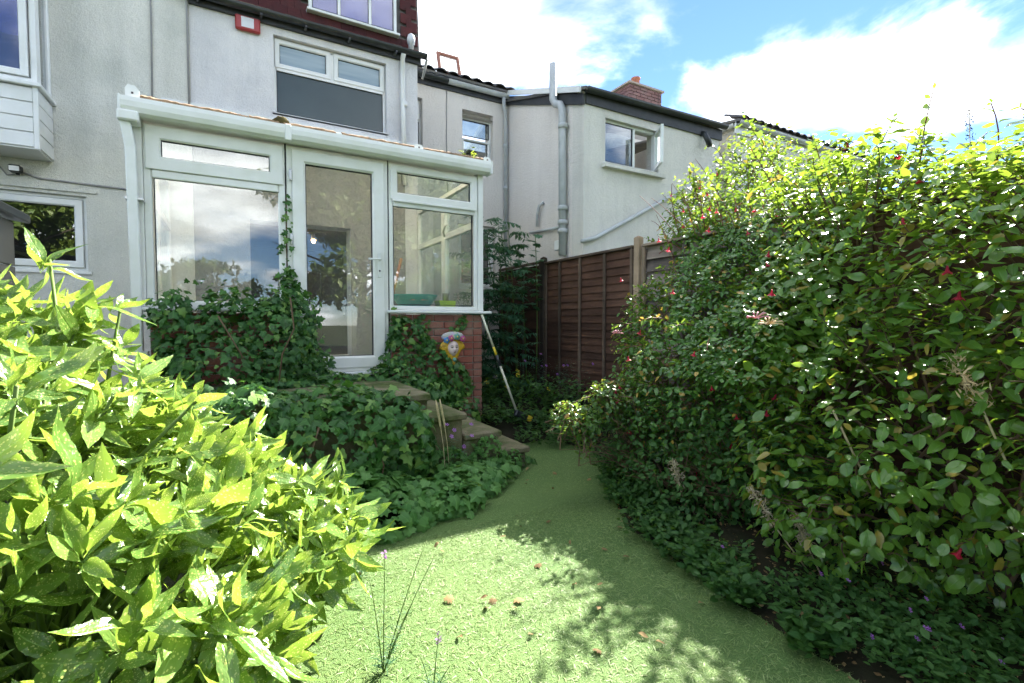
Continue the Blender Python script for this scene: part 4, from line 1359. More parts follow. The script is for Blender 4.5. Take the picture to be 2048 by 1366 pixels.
fence_panel('dark brown lapped fence panel nearest the pale post', 4.18, 5.98, .12, 2.09, .094, 'fence_brown', 'fence_batten', (4.20, 4.67, 5.16, 5.62, 5.96), 'fence_batten')
fence_panel('dark brown fence panel behind the pinnate shrub', 6.09, 7.38, .12, 2.12, .094, 'fence_brown', 'fence_batten', (6.11, 6.6, 7.1, 7.36), 'fence_batten')
pb_ = fence_panel('grey weathered fence panel in pale frame on the low brick wall', 2.30, 4.03, .96, 2.08, .140, 'fence_grey', 'fence_grey', (3.45, 2.9), 'rail_pale', lean=.035)
B('frame_rail', 'rail_pale', pb_, XF - .028, XF + .03, 2.30, 4.06, .915, .957, .004)
B('frame_stile', 'post_pale', pb_, XF - .026, XF + .003, 3.985, 4.03, .96, 2.08, .003)
fence_panel('dark fence panel hidden behind the tall hedge', .42, 2.22, .05, 2.12, .094, 'fence_brown', 'fence_batten', (.44, .9, 1.36, 1.8, 2.2), 'fence_batten')
fence_panel('dark fence panel at the near right end of the hedge', -1.5, .33, .05, 2.12, .094, 'fence_brown', 'fence_batten', (-1.48, -1.0, -.5, 0, .31), 'fence_batten')
for y, z, lb, mt in ((4.105, 2.20, 'pale timber fence post where the two panel colours meet', 'post_pale'), (6.035, 2.19, 'olive brown fence post beside the pinnate shrub', 'fence_batten'),
                     (2.26, 2.2, 'fence post hidden in the middle of the hedge', 'fence_batten'), (.375, 2.2, 'fence post hidden at the near end of the hedge', 'fence_batten')):
    tag(MB().add([(XF + dx, y + dy, zz) for zz in (0, z) for dx, dy in ((-.035, -.04), (.04, -.04), (.04, .04), (-.035, .04))] + [(XF, y, z + .025)],
                 [(0, 3, 2, 1), (0, 1, 5, 4), (1, 2, 6, 5), (2, 3, 7, 6), (3, 0, 4, 7), (4, 5, 8), (5, 6, 8), (6, 7, 8), (7, 4, 8)]).build('fence_post', mt, None, bevel=.004), lb, 'fence post', 'posts of the garden fence')
lwl = thing('low_wall', 'low tan brick wall under the grey weathered fence panel', 'wall', (XF, 3.1, 0))
core = B('wall_core', 'mortar_dark', lwl, XF - .02, XF + .14, 2.3, 4.06, -.02, .90)
bricks(core, 'Y', 2.31, 4.06, .0, .66, XF - .035, -1, 'brick_tan', depth=.05)
me_s = MB().box(0, .065, 0, .05, 0, .215).mesh('soldier_brick', 'brick_tan', bevel=.004)
for k in range(23):
    inst('soldier_brick', me_s, core, (XF - .035 + .05, 2.315 + k * .0755, .68), R(90))

# ================================================================== PLANTS
SUNH = np.array([SUNV.x, SUNV.y, SUNV.z])


def clip_front(P, nn):
    return P, nn


# ---- spotted bush in the left foreground: whorls of big serrated leaves on branch ends
AUE = [(-.85, 1.80, .52, .80, .62, .68), (-1.10, 2.35, .71, .82, .58, .80), (-.14, 2.06, .42, .58, .48, .36), (-.42, 1.60, .34, .54, .44, .44), (-.58, 2.12, .57, .64, .52, .56)]
au = thing('aucuba_bush', 'large bush of glossy yellow-speckled pointed leaves in the left foreground', 'bush', (-.7, 2.0, 0))
P, nn = shell(AUE, 600, .04, .08)
inner_P, inner_n = shell([(a, b, c, d * .8, e * .8, f * .8) for a, b, c, d, e, f in AUE], 620, .06, .06)
allP = np.concatenate([P, inner_P])
alln = np.concatenate([nn, inner_n])
outer = np.r_[np.ones(len(P)), np.full(len(inner_P), .35)]
LP_, LD, LN, LS, LO = [], [], [], [], []
for p, n, oq in zip(allP, alln, outer):
    ax = .60 * n + np.array([.16, -.10, .50]) + rng.normal(0, .34, 3)
    ax /= np.linalg.norm(ax)
    s1 = np.cross(ax, [0.3, 0.2, 1.0])
    s1 /= np.linalg.norm(s1)
    s2 = np.cross(ax, s1)
    k = rng.integers(5, 9)
    ph = rng.uniform(0, 6.28)
    for i in range(k):
        an = ph + i * 2.4
        fl_ = rng.uniform(.45, 1.5) if i > 1 else rng.uniform(.1, .5)
        d = ax * math.cos(fl_) + (s1 * math.cos(an) + s2 * math.sin(an)) * math.sin(fl_)
        d = d + np.array([.12, 0, -.05])
        LP_.append(p - ax * .03 * i / k - n * .03)
        LD.append(d)
        LN.append(ax * .8 + np.array([0, -.1, .35]) + rng.normal(0, .42, 3))
        LS.append(rng.choice([.085, .12, .14, .165, .20]) * rng.uniform(.85, 1.12) * (1 if i > 1 else .7))
        LO.append(oq)
MA = frames(np.array(LP_), np.array(LD), np.array(LN), np.array(LS))
foliage(au, AUC, 'aucuba_leaf', MA, 300, np.array(LO))
base = np.array([-.65, 2.0, 0])
cur = []
for p in allP[::6]:
    r_ = base + np.array([rng.normal(0, .15), rng.normal(0, .12), 0])
    mid = (r_ + p) / 2 + np.array([0, 0, .1])
    cur.append([bez(r_, mid, p, t_) for t_ in np.linspace(0, 1, 6)])
stems(au, cur, .012, .005, 'stem_green', 60, 'branch')

# ---- ivy masses
NB = np.array([0, -1.0, .35])


def ivy(label, blobs, n, size, single, loc, extra=None, mat='ivy_leaf', tpls=IVY, name='ivy', cat='ivy', up=.5, jit=.45, zmin=.02):
    o = thing(name, label, cat, loc)
    P, nn = shell(blobs, n, zmin, .10)
    lump = .06 * np.sin(7 * P[:, 0] + 2 * P[:, 2]) * np.sin(9 * P[:, 2] + 3 * P[:, 0])
    P = P + nn * lump[:, None]
    if extra is not None:
        P = np.concatenate([P, extra[0]])
        nn = np.concatenate([nn, extra[1]])
    k = len(P)
    nrm = nn + np.array([0, -.25, up]) + rng.normal(0, jit, (k, 3))
    d = np.cross(nrm, rng.normal(0, 1, (k, 3)))
    d[:, 2] -= .5 * np.linalg.norm(d, axis=1)
    M = frames(P, d, nrm, size * rng.choice([.45, .7, .9, 1.1, 1.45], k) * rng.uniform(.85, 1.15, k))
    foliage(o, tpls, mat, M, single, 1 + .8 * (nn[:, 1] < -.2))
    return o


def strand(pts, n, spread):
    pts = np.array(pts, float)
    seg = np.linspace(0, len(pts) - 1.001, n)
    i = seg.astype(int)
    f = (seg - i)[:, None]
    P = pts[i] * (1 - f) + pts[i + 1] * f + rng.normal(0, 1, (n, 3)) * np.array(spread)
    return P, np.tile([0, -1.0, .2], (n, 1))


def cat_(*a):
    return np.concatenate([x[0] for x in a]), np.concatenate([x[1] for x in a])


def ivy_stems(o, lines, r=.006):
    for l in lines:
        MB().tube(l, [r * 1.3] + [r] * (len(l) - 1), 6).build('stem', 'stem_brown', o, smooth=True)


i1 = ivy('dark ivy mounded against the conservatory under the large left window',
         [(-.38, 4.66, 1.00, .20, .18, .48), (.0, 4.64, .98, .40, .24, .53), (.32, 4.60, .96, .28, .26, .56), (-.1, 4.50, .75, .5, .25, .4)], 3400, .052, 120, (0, 4.6, .7))
ivy_stems(i1, [[(.3, 4.3, .72), (.33, 4.25, 1.0), (.42, 4.26, 1.2), (.40, 4.3, 1.45)], [(.1, 4.4, .7), (.05, 4.3, 1.0), (-.1, 4.3, 1.3)]])
i2 = ivy('ivy climbing up the joint between left window and glazed door',
         [(.50, 4.70, 1.05, .15, .13, .48), (.52, 4.66, .80, .21, .16, .22), (.44, 4.78, 1.46, .09, .07, .26)], 1300, .048, 60, (.46, 4.75, .72),
         cat_(strand([(.44, 4.82, 1.6), (.42, 4.83, 1.9), (.435, 4.84, 2.12), (.43, 4.845, 2.38)], 38, (.022, .012, .02)),
              strand([(.62, 4.6, 1.3), (.66, 4.62, 1.0), (.72, 4.66, .86)], 60, (.05, .03, .05))))
ivy_stems(i2, [[(.46, 4.8, .8), (.44, 4.83, 1.4), (.425, 4.845, 1.9), (.435, 4.85, 2.4)]], .004)
i3 = ivy('ivy growing up the red brick pier around the face plaque',
         [(1.50, 4.78, .95, .22, .10, .36), (1.68, 4.76, .72, .34, .13, .28), (1.98, 4.77, .66, .20, .11, .22), (1.60, 4.70, .5, .45, .16, .18)], 1900, .05, 80, (1.7, 4.8, .3),
         cat_(strand([(1.95, 4.83, 1.0), (2.05, 4.835, 1.14), (2.12, 4.84, 1.22), (2.16, 4.845, 1.31)], 60, (.03, .012, .02)), strand([(1.70, 4.83, .9), (1.66, 4.835, 1.1), (1.70, 4.84, 1.34)], 70, (.05, .015, .03)),
              strand([(1.40, 4.83, 1.3), (1.42, 4.84, 1.1)], 30, (.02, .012, .06))))
ivy_stems(i3, [[(1.7, 4.8, .4), (1.72, 4.83, .8), (1.68, 4.84, 1.2)], [(1.9, 4.8, .4), (2.0, 4.835, 1.0), (2.15, 4.845, 1.3)]], .004)
i4 = ivy('thick ivy draped over the front of the stone platform',
         [(.05, 3.42, .45, .5, .22, .36), (.55, 3.40, .42, .45, .22, .37), (.95, 3.42, .36, .32, .17, .36), (.45, 3.62, .72, .55, .28, .10), (1.12, 3.45, .30, .16, .12, .30)], 3600, .062, 170, (.5, 3.45, 0), up=.7)
ivy_stems(i4, [[(.3, 3.2, .0), (.35, 3.18, .3), (.45, 3.22, .6)], [(.8, 3.25, .0), (.85, 3.22, .3), (.75, 3.25, .62)]])
i5 = ivy('fringe of ivy creeping along the platform below the door threshold',
         [(.75, 4.62, .74, .36, .18, .09), (1.20, 4.60, .72, .34, .18, .10), (1.62, 4.50, .58, .26, .16, .14), (1.95, 4.50, .36, .2, .14, .14), (.35, 4.45, .75, .3, .22, .12)], 1500, .055, 60, (1.1, 4.6, .7), up=.9)

# ---- leafy ground cover at the foot of the steps
gc = ivy('pale lobed ground cover spreading from the steps onto the lawn',
         [(.70, 2.90, .06, .32, .18, .13), (1.0, 3.05, .07, .42, .26, .15), (1.42, 3.30, .06, .36, .20, .13), (.75, 3.15, .12, .5, .18, .16), (1.75, 3.46, .05, .22, .12, .10)], 1500, .075, 120, (1, 3.1, 0),
         mat='cover_leaf', tpls=GER, name='ground_cover', cat='ground cover', up=1.3, jit=.55)
ivy('bright mossy creeper over the front of the lower steps',
    [(1.76, 3.53, .14, .13, .06, .17), (1.98, 3.57, .06, .13, .06, .08), (1.44, 3.49, .14, .15, .05, .18), (2.24, 3.8, .02, .14, .2, .06)], 1300, .030, 60, (1.8, 3.5, 0), mat='cover_leaf', name='creeper', cat='creeper', up=.5)

# ---- right hedge: several shrubs of different leaf
def sun_gap(P):
    """the hedge is clipped below the line from the fence top down to the lawn"""
    sx, sy = P[:, 0] - 1.05 * P[:, 2], P[:, 1] - .59 * P[:, 2]
    return (sx > 1.68 - .10 * rng.random(len(P)) ** 3) | (sy < .72) | (sy > 3.2) | ((P[:, 0] > 3.8) & (rng.random(len(P)) < .10) & (sy < 1.9))


def canopy(n, y0, y1, z0, z1, size, thick=.075):
    """leaves of the clipped, sun-facing slope of the hedge"""
    z = rng.uniform(z0, z1, n)
    sy = rng.uniform(y0, y1, n)
    lump = .10 * np.sin(6 * sy + 2) * np.sin(7 * z) + .06 * np.sin(15 * sy + 11 * z)
    x = 1.60 + 1.05 * z + np.abs(rng.normal(0, thick, n)) + np.maximum(0, lump) * 1.6 - .22 * np.maximum(0, np.sin(8 * sy + 1) * np.sin(6.5 * z + 2 * sy) - .45)
    P = np.c_[x, sy + .59 * z, z]
    keep = np.sin(11 * P[:, 1] + 3) * np.sin(13 * P[:, 2] + 5 * P[:, 0]) > -.62
    P = P[keep]
    k = len(P)
    N_ = np.array([-.35, -.2, 1.0]) + rng.normal(0, .33, (k, 3))
    D_ = np.cross(N_, rng.normal(0, 1, (k, 3))) + np.array([-.3, -.2, -.2])
    return frames(P, D_, N_, size * rng.uniform(.6, 1.3, k))


def shrub(name, label, ells, n_canes, root_box, leaf_size, spacing, mat, tpl, single, sag=.12, t0=.35, stem='stem_brown', loc=None, n_inner=0, up=.75, jit=.35, pairs=2, zmin=.1, reach=1.0, flower=None, nfl=0, fsize=.03, stem_single=25, jitter=.07, n_fill=0, clip=True, more=None, main_r=.010):
    o = thing(name, label, 'shrub', loc)
    P, nn = shell(ells, n_canes, zmin, jitter)
    n_ = len(P)
    roots = np.c_[rng.uniform(root_box[0], root_box[1], n_), rng.uniform(root_box[2], root_box[3], n_), np.full(n_, .02)]
    # start of each cane pulled towards the tip so that leafy shoots fan out near the surface
    near = P - nn * np.array([.5, .5, .35]) * rng.uniform(.4, 1.0, (n_, 1)) - np.array([0, 0, .12])
    near[:, 2] = np.maximum(near[:, 2], .05)
    M, cur = cane_leaves(near, P * reach, sag, spacing, leaf_size, t0=.1, pairs=pairs, up=up, jit=jit)
    sc_ = None
    if n_fill:
        Fs_ = [shell([(a, b, c, d * q, e * q, f * q) for a, b, c, d, e, f in ells], int(n_fill * w_), zmin, .05) for q, w_ in ((1.0, .45), (.86, .35), (.70, .2))]
        fp_ = np.concatenate([x[0] for x in Fs_])
        fn_ = np.concatenate([x[1] for x in Fs_])
        k_ = len(fp_)
        nr_ = fn_ * .5 + np.array([0, 0, up]) + rng.normal(0, jit, (k_, 3))
        dd_ = np.cross(nr_, rng.normal(0, 1, (k_, 3))) + fn_ * .5
        dd_[:, 2] -= .3
        M = np.concatenate([M, frames(fp_, dd_, nr_, leaf_size * rng.uniform(.6, 1.3, k_))])
    if clip:
        M = M[sun_gap(M[:, :3, 3])]
    if more is not None:
        M = np.concatenate([M, more])
    foliage(o, [*tpl], mat, M, single, None)
    okc = sun_gap(P) if clip else np.ones(n_, bool)
    cur = [c_ for c_, k_ in zip(cur, okc) if k_]
    stems(o, cur, .005, .002, stem, stem_single, 'stem')
    main = []
    for k in range(0, n_, max(1, n_ // 30)):
        if not okc[k]:
            continue
        a, c = roots[k], near[k]
        b = (a + c) / 2 + np.array([0, 0, .2])
        main.append([bez(a, b, c, t_) for t_ in np.linspace(0, 1, 7)])
    stems(o, main, main_r, main_r * .5, stem, 24, 'branch')
    if flower:
        vis = np.nonzero((nn @ np.array([-.5, -.6, .1])) > .1)[0]
        pick = rng.choice(vis, min(nfl, len(vis)), replace=False)
        F_tp, F_mat, nm = flower
        mesh = F_tp(nm, F_mat, fsize)
        inv = origin_of(o).inverted()
        for i in pick:
            q = bpy.data.objects.new(nm, mesh)
            COL.objects.link(q)
            q.parent = o
            q.matrix_parent_inverse = inv
            q.matrix_basis = Matrix.Translation(P[i] + np.array([0, -.01, -.03])) @ Matrix.Rotation(rng.uniform(0, 6), 4, 'Z') @ Matrix.Rotation(rng.uniform(-.4, .4), 4, 'X')
    return o, P, nn


def bell(nm, mat, s):
    """hanging fuchsia bell: tube and four flared sepals in one small mesh"""
    m = MB()
    n = 8
    prof = [(.10, .9), (.16, .6), (.22, .2), (.42, -.1), (.55, -.35)]
    for r, z in prof:
        for k in range(n):
            rr = r * (1.35 if (k % 2 == 0 and z < 0) else 1)
            m.v.append((s * rr * math.cos(2 * math.pi * k / n), s * rr * math.sin(2 * math.pi * k / n), s * (z + (.25 if (k % 2 and z < -.2) else 0))))
    m.f = [(i * n + k, i * n + (k + 1) % n, (i + 1) * n + (k + 1) % n, (i + 1) * n + k) for i in range(4) for k in range(n)]
    m.f.append(tuple(range(n)))
    return m.mesh(nm, mat, True)


HED = [(2.95, .62, 1.45, .55, .75, .60), (2.9, -.3, 1.35, .6, .7, .62), (3.62, .95, 1.55, .5, .85, .60), (3.55, 1.7, 1.72, .5, .6, .60), (4.0, 1.7, 1.85, .45, .8, .50), (4.0, .4, 1.65, .45, .9, .5), (2.75, -.2, .75, .65, .6, .75), (2.65, 1.25, .5, .5, .5, .5), (3.30, 1.55, 1.40, .80, .85, .92), (3.30, .55, 1.30, .95, .9, .82), (3.0, 1.0, .75, .75, .9, .75), (3.15, -.4, 1.25, .9, .8, .80), (2.75, .35, .9, .55, .6, .75)]
h1, HP, HN = shrub('honeysuckle_hedge', 'tall hedge of oval honeysuckle leaves filling the right foreground', HED, 760, (2.7, 3.7, -.5, 2.0), .070, .056, 'hedge_leaf', OVAL, 300, n_fill=14500, more=canopy(1700, .72, 1.25, .95, 2.15, .068),
                   loc=(3.2, .8, 0), up=1.0, jit=.32, stem='stem_brown', flower=(bell, 'petal_red', 'flower'), nfl=40, fsize=.030, stem_single=40)
FUE = [(4.05, 2.75, 2.1, .40, .75, .45), (4.2, 3.3, 2.25, .28, .45, .42), (3.35, 2.75, 1.30, .62, .75, .92), (3.40, 3.05, 1.25, .48, .48, .85), (3.0, 2.5, .75, .55, .65, .65), (3.30, 2.85, .6, .45, .42, .55)]
h2, FP, FN = shrub('fuchsia_bush', 'arching fuchsia bush with small red flowers in front of the grey fence panel', FUE, 600, (3.0, 3.6, 2.3, 3.5), .052, .042, 'fuchsia_leaf', OVAL, 240, n_fill=9500, more=canopy(4200, 1.2, 2.10, .9, 2.15, .052),
                   loc=(3.3, 2.9, 0), up=1.0, jit=.32, stem='stem_brown', flower=(bell, 'petal_red', 'flower'), nfl=46, fsize=.028, stem_single=30)
# long arching sprays above the fuchsia, standing against the sky and the houses
ns = 36
yy = np.linspace(2.2, 3.75, ns) + rng.normal(0, .06, ns)
roots = np.c_[rng.uniform(3.85, 4.2, ns), yy, rng.uniform(1.75, 2.1, ns)]
tips = roots + np.c_[rng.uniform(-.42, .12, ns), rng.uniform(-.25, .4, ns), rng.uniform(.35, .85, ns)]
tips[-7:, 2] -= .30
M, cur = cane_leaves(roots, tips, .12, .044, .060, t0=.1, up=.8, jit=.4)
q_ = M[:, :3, 3]
qx, qy = q_[:, 0] - 1.05 * q_[:, 2], q_[:, 1] - .59 * q_[:, 2]
M = M[(qx > 1.62) | (qy < 1.15) | ((qy < 1.85) & (np.sin(5.5 * qx + 1) * np.sin(6 * qy) > -.1))]
yy = np.linspace(.0, 2.0, 22)
r2_ = np.c_[rng.uniform(3.4, 3.9, 22), yy, rng.uniform(1.70, 1.9, 22) + .14 * yy]
t2_ = r2_ + np.c_[rng.uniform(-.35, .1, 22), rng.uniform(-.3, .3, 22), rng.uniform(.22, .55, 22)]
M2, cur2 = cane_leaves(r2_, t2_, .12, .048, .064, t0=.1, up=.8, jit=.4)
foliage(h1, OVAL, 'hedge_leaf', M2, 0, rest='spray_leaves')
stems(h1, cur2, .005, .0025, 'stem_red', 10, 'spray_stem')
# low shoots reaching out over the lawn edge
M3, cur3 = cane_leaves(np.array([(3.05, 2.75, 1.20), (3.0, 2.5, 1.22), (3.15, 3.05, 1.25), (3.0, 2.3, 1.12), (3.1, 2.9, 1.05)]),
                       np.array([(2.58, 2.66, 1.26), (2.46, 2.26, 1.20), (2.74, 3.12, 1.22), (2.50, 2.0, 1.08), (2.62, 2.95, 1.02)]), .10, .046, .060, t0=.1, up=.8, jit=.35)
M = np.concatenate([M, M3])
cur = cur3 + cur
foliage(h2, OVAL, 'fuchsia_leaf', M, 0, rest='spray_leaves')
stems(h2, cur, .005, .0025, 'stem_red', 12, 'spray_stem')

NBE = [(4.72, 3.95, 2.30, .36, .42, .68), (5.05, 3.45, 2.50, .50, .55, .90), (5.2, 2.9, 2.2, .5, .5, .8)]
h6, _, _ = shrub('over_fence_shrub', 'sunlit shrub standing beyond the fence in front of the cream wing', NBE, 260, (4.6, 5.2, 3.0, 4.0), .062, .052, 'hedge_leaf', OVAL, 120, loc=(5.0, 3.5, 0), zmin=1.2, n_fill=2600, clip=False, jitter=.12, flower=(bell, 'petal_red', 'flower'), nfl=8, fsize=.03, up=.9)
RSE = [(2.06, 2.86, .60, .10, .10, .08), (2.18, 2.80, .55, .15, .13, .11), (2.38, 2.78, .68, .17, .15, .14), (2.60, 2.80, .66, .20, .2, .2)]
h3, RP, RN = shrub('rose_bush', 'low rose spray with glossy sunlit leaflets reaching over the path', RSE, 90, (2.6, 2.75, 2.55, 2.8), .042, .032, 'rose_leaf', OVAL, 200, n_fill=700, loc=(2.65, 2.7, 0), stem='stem_brown',
                   zmin=.25, stem_single=14, clip=False, main_r=.004)
LWE = [(2.75, 2.55, .35, .42, .45, .42), (2.5, 2.2, .2, .32, .4, .26), (2.9, 1.9, .35, .5, .5, .40)]
h4, _, _ = shrub('shade_shrub', 'dark leafy undergrowth shrub between lawn edge and hedge', LWE, 260, (2.6, 3.0, 1.8, 2.6), .045, .040, 'bed_leaf', OVAL, 150, loc=(2.7, 2.2, 0), zmin=.03, n_fill=3500)

# ---- pinnate shrub in the corner beside the conservatory
pn_ = thing('pinnate_shrub', 'bluish green shrub with long pinnate leaves in the corner by the fence', 'shrub', (3.1, 6.1, .2))
PP, DD, NN_, SS, cur = [], [], [], [], []
for s in range(9):
    bx, by = rng.uniform(2.75, 3.6), rng.uniform(5.7, 6.7)
    h = rng.uniform(1.6, 2.75) if s else 2.85
    top = np.array([bx + rng.normal(0, .12), by + rng.normal(0, .12), h])
    a = np.array([bx, by, .15])
    cur.append([a + (top - a) * t_ for t_ in np.linspace(0, 1, 6)])
    for k in range(int(h * 14)):
        z = rng.uniform(.08, 1.0)
        p = a + (top - a) * z
        an = rng.uniform(0, 6.28)
        dr_ = np.array([math.cos(an), math.sin(an), rng.uniform(-.1, .5)])
        L = rng.uniform(.22, .38)
        side = np.cross(dr_, [0, 0, 1.0])
        side /= np.linalg.norm(side)
        for q in range(9):
            t_ = .2 + .8 * q / 8
            pp = p + dr_ * L * t_ + np.array([0, 0, -.25 * L * t_ * t_])
            for sg in (-1, 1):
                PP.append(pp)
                DD.append(side * sg + dr_ * .45 + np.array([0, 0, -.15]) + rng.normal(0, .12, 3))
                NN_.append(np.array([0, 0, 1.0]) + rng.normal(0, .2, 3))
                SS.append(.105 * rng.uniform(.8, 1.2) * (1.1 - .5 * abs(t_ - .5)))
foliage(pn_, LANC, 'pinnate_leaf', frames(PP, DD, NN_, np.array(SS)), 150)
stems(pn_, cur, .007, .003, 'stem_green', 9, 'stem')
fg = thing('fig_sapling', 'sapling with broad lobed leaves standing above the fence by the cream wing', 'sapling', (3.55, 6.6, .2))
PP, DD, NN_, SS, cur = [], [], [], [], []
for s in range(5):
    a = np.array([3.5 + .08 * s, 6.5 - .12 * s, .2])
    top = np.array([3.45 + .14 * (s - 2), 6.4 - .25 * (s - 2), 2.35 + .12 * (s % 3)])
    cur.append([bez(a, (a + top) / 2 + np.array([.05, 0, .1]), top, t_) for t_ in np.linspace(0, 1, 6)])
    for k in range(16):
        an = k * 2.4
        p = a + (top - a) * (1 - .03 * k)
        PP.append(p)
        DD.append((math.cos(an), math.sin(an), .15))
        NN_.append(np.array([0, -.1, 1.0]) + rng.normal(0, .25, 3))
        SS.append(rng.uniform(.12, .2))
foliage(fg, GER, 'pinnate_leaf', frames(PP, DD, NN_, np.array(SS)), 60)
stems(fg, cur, .012, .005, 'stem_green', 5, 'stem')


# ---- low bed plants by the fence
def tuft(name, label, spots, n, h, size, mat, tpl, loc, single=40, lean=.35, cat='plant', flowers=None):
    o = thing(name, label, cat, loc)
    PP, DD, NN_, SS = [], [], [], []
    tips_ = []
    for (x, y, z, r) in spots:
        for k in range(n):
            a, q = rng.uniform(0, 6.28), r * math.sqrt(rng.random())
            bx, by = x + q * math.cos(a), y + q * math.sin(a)
            hh = h * rng.uniform(.5, 1.0)
            dx, dy = rng.normal(0, lean, 2)
            for t_ in np.linspace(.25, 1, 6):
                PP.append((bx + dx * hh * t_, by + dy * hh * t_, z + hh * t_))
                b = rng.uniform(0, 6.28)
                DD.append((math.cos(b), math.sin(b), rng.uniform(.2, 1.0)))
                NN_.append((rng.normal(0, .4), rng.normal(0, .4) - .2, 1))
                SS.append(size * rng.uniform(.6, 1.2))
            tips_.append((bx + dx * hh, by + dy * hh, z + hh))
    foliage(o, tpl, mat, frames(PP, DD, NN_, np.array(SS)), single)
    if flowers:
        fm, fn, nf, fs = flowers
        me_ = petals(fn, fm, fs)
        inv = origin_of(o).inverted()
        for i in rng.choice(len(tips_), nf, replace=False):
            q = bpy.data.objects.new(fn, me_)
            COL.objects.link(q)
            q.parent = o
            q.matrix_parent_inverse = inv
            q.matrix_basis = Matrix.Translation(Vector(tips_[i]) + Vector((0, -.03, .03))) @ Matrix.Rotation(rng.uniform(.5, 1.1), 4, 'X') @ Matrix.Rotation(rng.uniform(0, 6), 4, 'Z')
    return o


def petals(nm, mat, s, n=5):
    m = MB()
    for k in range(n):
        a = 2 * math.pi * k / n
        for (r, da, z) in ((.12, -.3, .05), (1, -.36, .22), (1.1, .36, .22), (.12, .3, .05)):
            m.v.append((s * r * math.cos(a + da), s * r * math.sin(a + da), s * z))
        m.f.append((4 * k, 4 * k + 1, 4 * k + 2, 4 * k + 3))
    m.f.append(tuple(4 * k for k in range(n)))
    me_ = m.mesh(nm, mat)
    me_.uv_layers.new(name='UVMap')
    return me_


tuft('yellow_flower_plant', 'bushy green plant with yellow flowers at the foot of the dark fence', [(3.1, 5.1, .2, .35), (3.35, 4.7, .18, .3), (2.85, 5.6, .2, .35)], 60, .42, .07, 'bed_leaf', OVAL, (3.1, 5.1, .2), 80, flowers=('petal_yellow', 'flower', 8, .03))
tuft('lavender_clump', 'hazy grey green lavender clump against the dark brown fence panel', [(3.6, 5.0, .15, .2), (3.5, 5.5, .2, .22)], 80, .62, .07, 'pinnate_leaf', BLADE, (3.55, 5.2, .15), 0, .22, flowers=('petal_purple', 'flower', 10, .018))
tuft('border_greens', 'low dark green border plants between conservatory pier and path', [(2.6, 4.75, .12, .25), (3.0, 4.5, .08, .3), (3.4, 4.25, .05, .3), (2.55, 5.4, .2, .3)], 70, .22, .06, 'bed_leaf', OVAL, (2.9, 4.6, .1), 60)
tuft('path_weeds', 'trailing dark weeds at the far end of the lawn path', [(3.05, 3.95, .03, .22), (2.75, 4.2, .02, .3)], 60, .16, .05, 'bed_leaf', OVAL, (2.9, 4.0, 0), 40)
tuft('violet_weeds', 'sprawling bright weeds with violet flowers at the lower right lawn edge', [(2.0, 1.30, .03, .16), (2.15, 1.05, .04, .2), (2.3, .8, .04, .2), (2.05, .85, .03, .14), (2.1, 1.6, .03, .14), (2.35, 1.1, .04, .2), (2.5, .7, .05, .2), (2.2, .65, .04, .18), (2.45, .5, .05, .18), (2.05, .7, .03, .12)], 55, .12, .038, 'bed_leaf', OVAL, (2.1, 1.1, 0), 120, flowers=('petal_purple', 'flower', 14, .010))
tuft('edge_weeds', 'dark straggling weeds along the shaded right edge of the lawn', [(2.28, 2.25, .02, .18), (2.55, 2.75, .02, .2), (2.2, 1.9, .02, .18), (2.02, 1.75, .02, .12), (2.42, 2.45, .02, .18), (2.78, 3.05, .02, .2), (2.95, 3.4, .02, .2), (1.90, 1.35, .015, .09), (1.86, 1.0, .015, .08), (1.98, 1.55, .015, .1), (2.08, 2.05, .015, .1), (2.3, 2.5, .015, .12), (2.62, 2.98, .015, .12)], 46, .14, .05, 'bed_leaf', OVAL, (2.35, 2.3, 0), 50)
tuft('steps_weed', 'slender weed with violet flowers against the upper step', [(1.45, 3.42, 0, .07)], 26, .50, .05, 'pinnate_leaf', BLADE, (1.45, 3.42, 0), 0, .1, flowers=('petal_purple', 'flower', 6, .016))
tuft('roof_weed', 'small sunlit weed growing from the conservatory gutter at its right end', [(2.24, 4.82, 2.93, .05)], 5, .22, .06, 'weed_leaf', OVAL, (2.24, 4.82, 2.93), 0, .35)

# ---- dry and flowering stems
def dry_spike(label, pts, r, loc, group=None, name='dead_flower_spike', mat='seed_grey'):
    o = thing(name, label, 'dead flower', loc, group)
    MB().tube(pts, [r * .25] * len(pts), 6).build('stem', 'straw', o, smooth=True)
    P_, n_ = strand(pts[1:], 150, (r, r, r * .6))
    k = len(P_)
    M = frames(P_, rng.normal(0, 1, (k, 3)) + np.array([0, 0, .6]), rng.normal(0, 1, (k, 3)), np.full(k, r * 1.9))
    foliage(o, LANC, mat, M, 0, rest='seed_fluff')
    return o


dry_spike('taller dead grey flower spike leaning left in the dark border', [(2.38, 1.28, .03), (2.30, 1.42, .24), (2.24, 1.52, .42)], .014, (2.38, 1.28, 0), 'dead flower spikes in the border')
dry_spike('shorter dead grey flower spike with pale fluff in the dark border', [(2.37, 1.22, .03), (2.36, 1.30, .18), (2.34, 1.36, .32)], .015, (2.37, 1.22, 0), 'dead flower spikes in the border')
dry_spike('pale seeding grass head beside the lawn edge weeds', [(2.42, 2.05, .05), (2.36, 2.08, .26), (2.32, 2.10, .40)], .014, (2.42, 2.05, 0), 'dead flower spikes in the border')
dry_spike('drooping tawny seed head hanging at the right edge of the hedge', [(2.35, .62, .75), (2.36, .70, .95), (2.40, .80, 1.12)], .016, (2.35, .62, .6), mat='petal_cream')
dry_spike('black dead flower stalk rising above the hedge against the sky', [(3.45, 1.08, 1.6), (3.46, 1.1, 2.05), (3.47, 1.12, 2.40)], .009, (3.45, .98, 1.8), mat='dead_black')
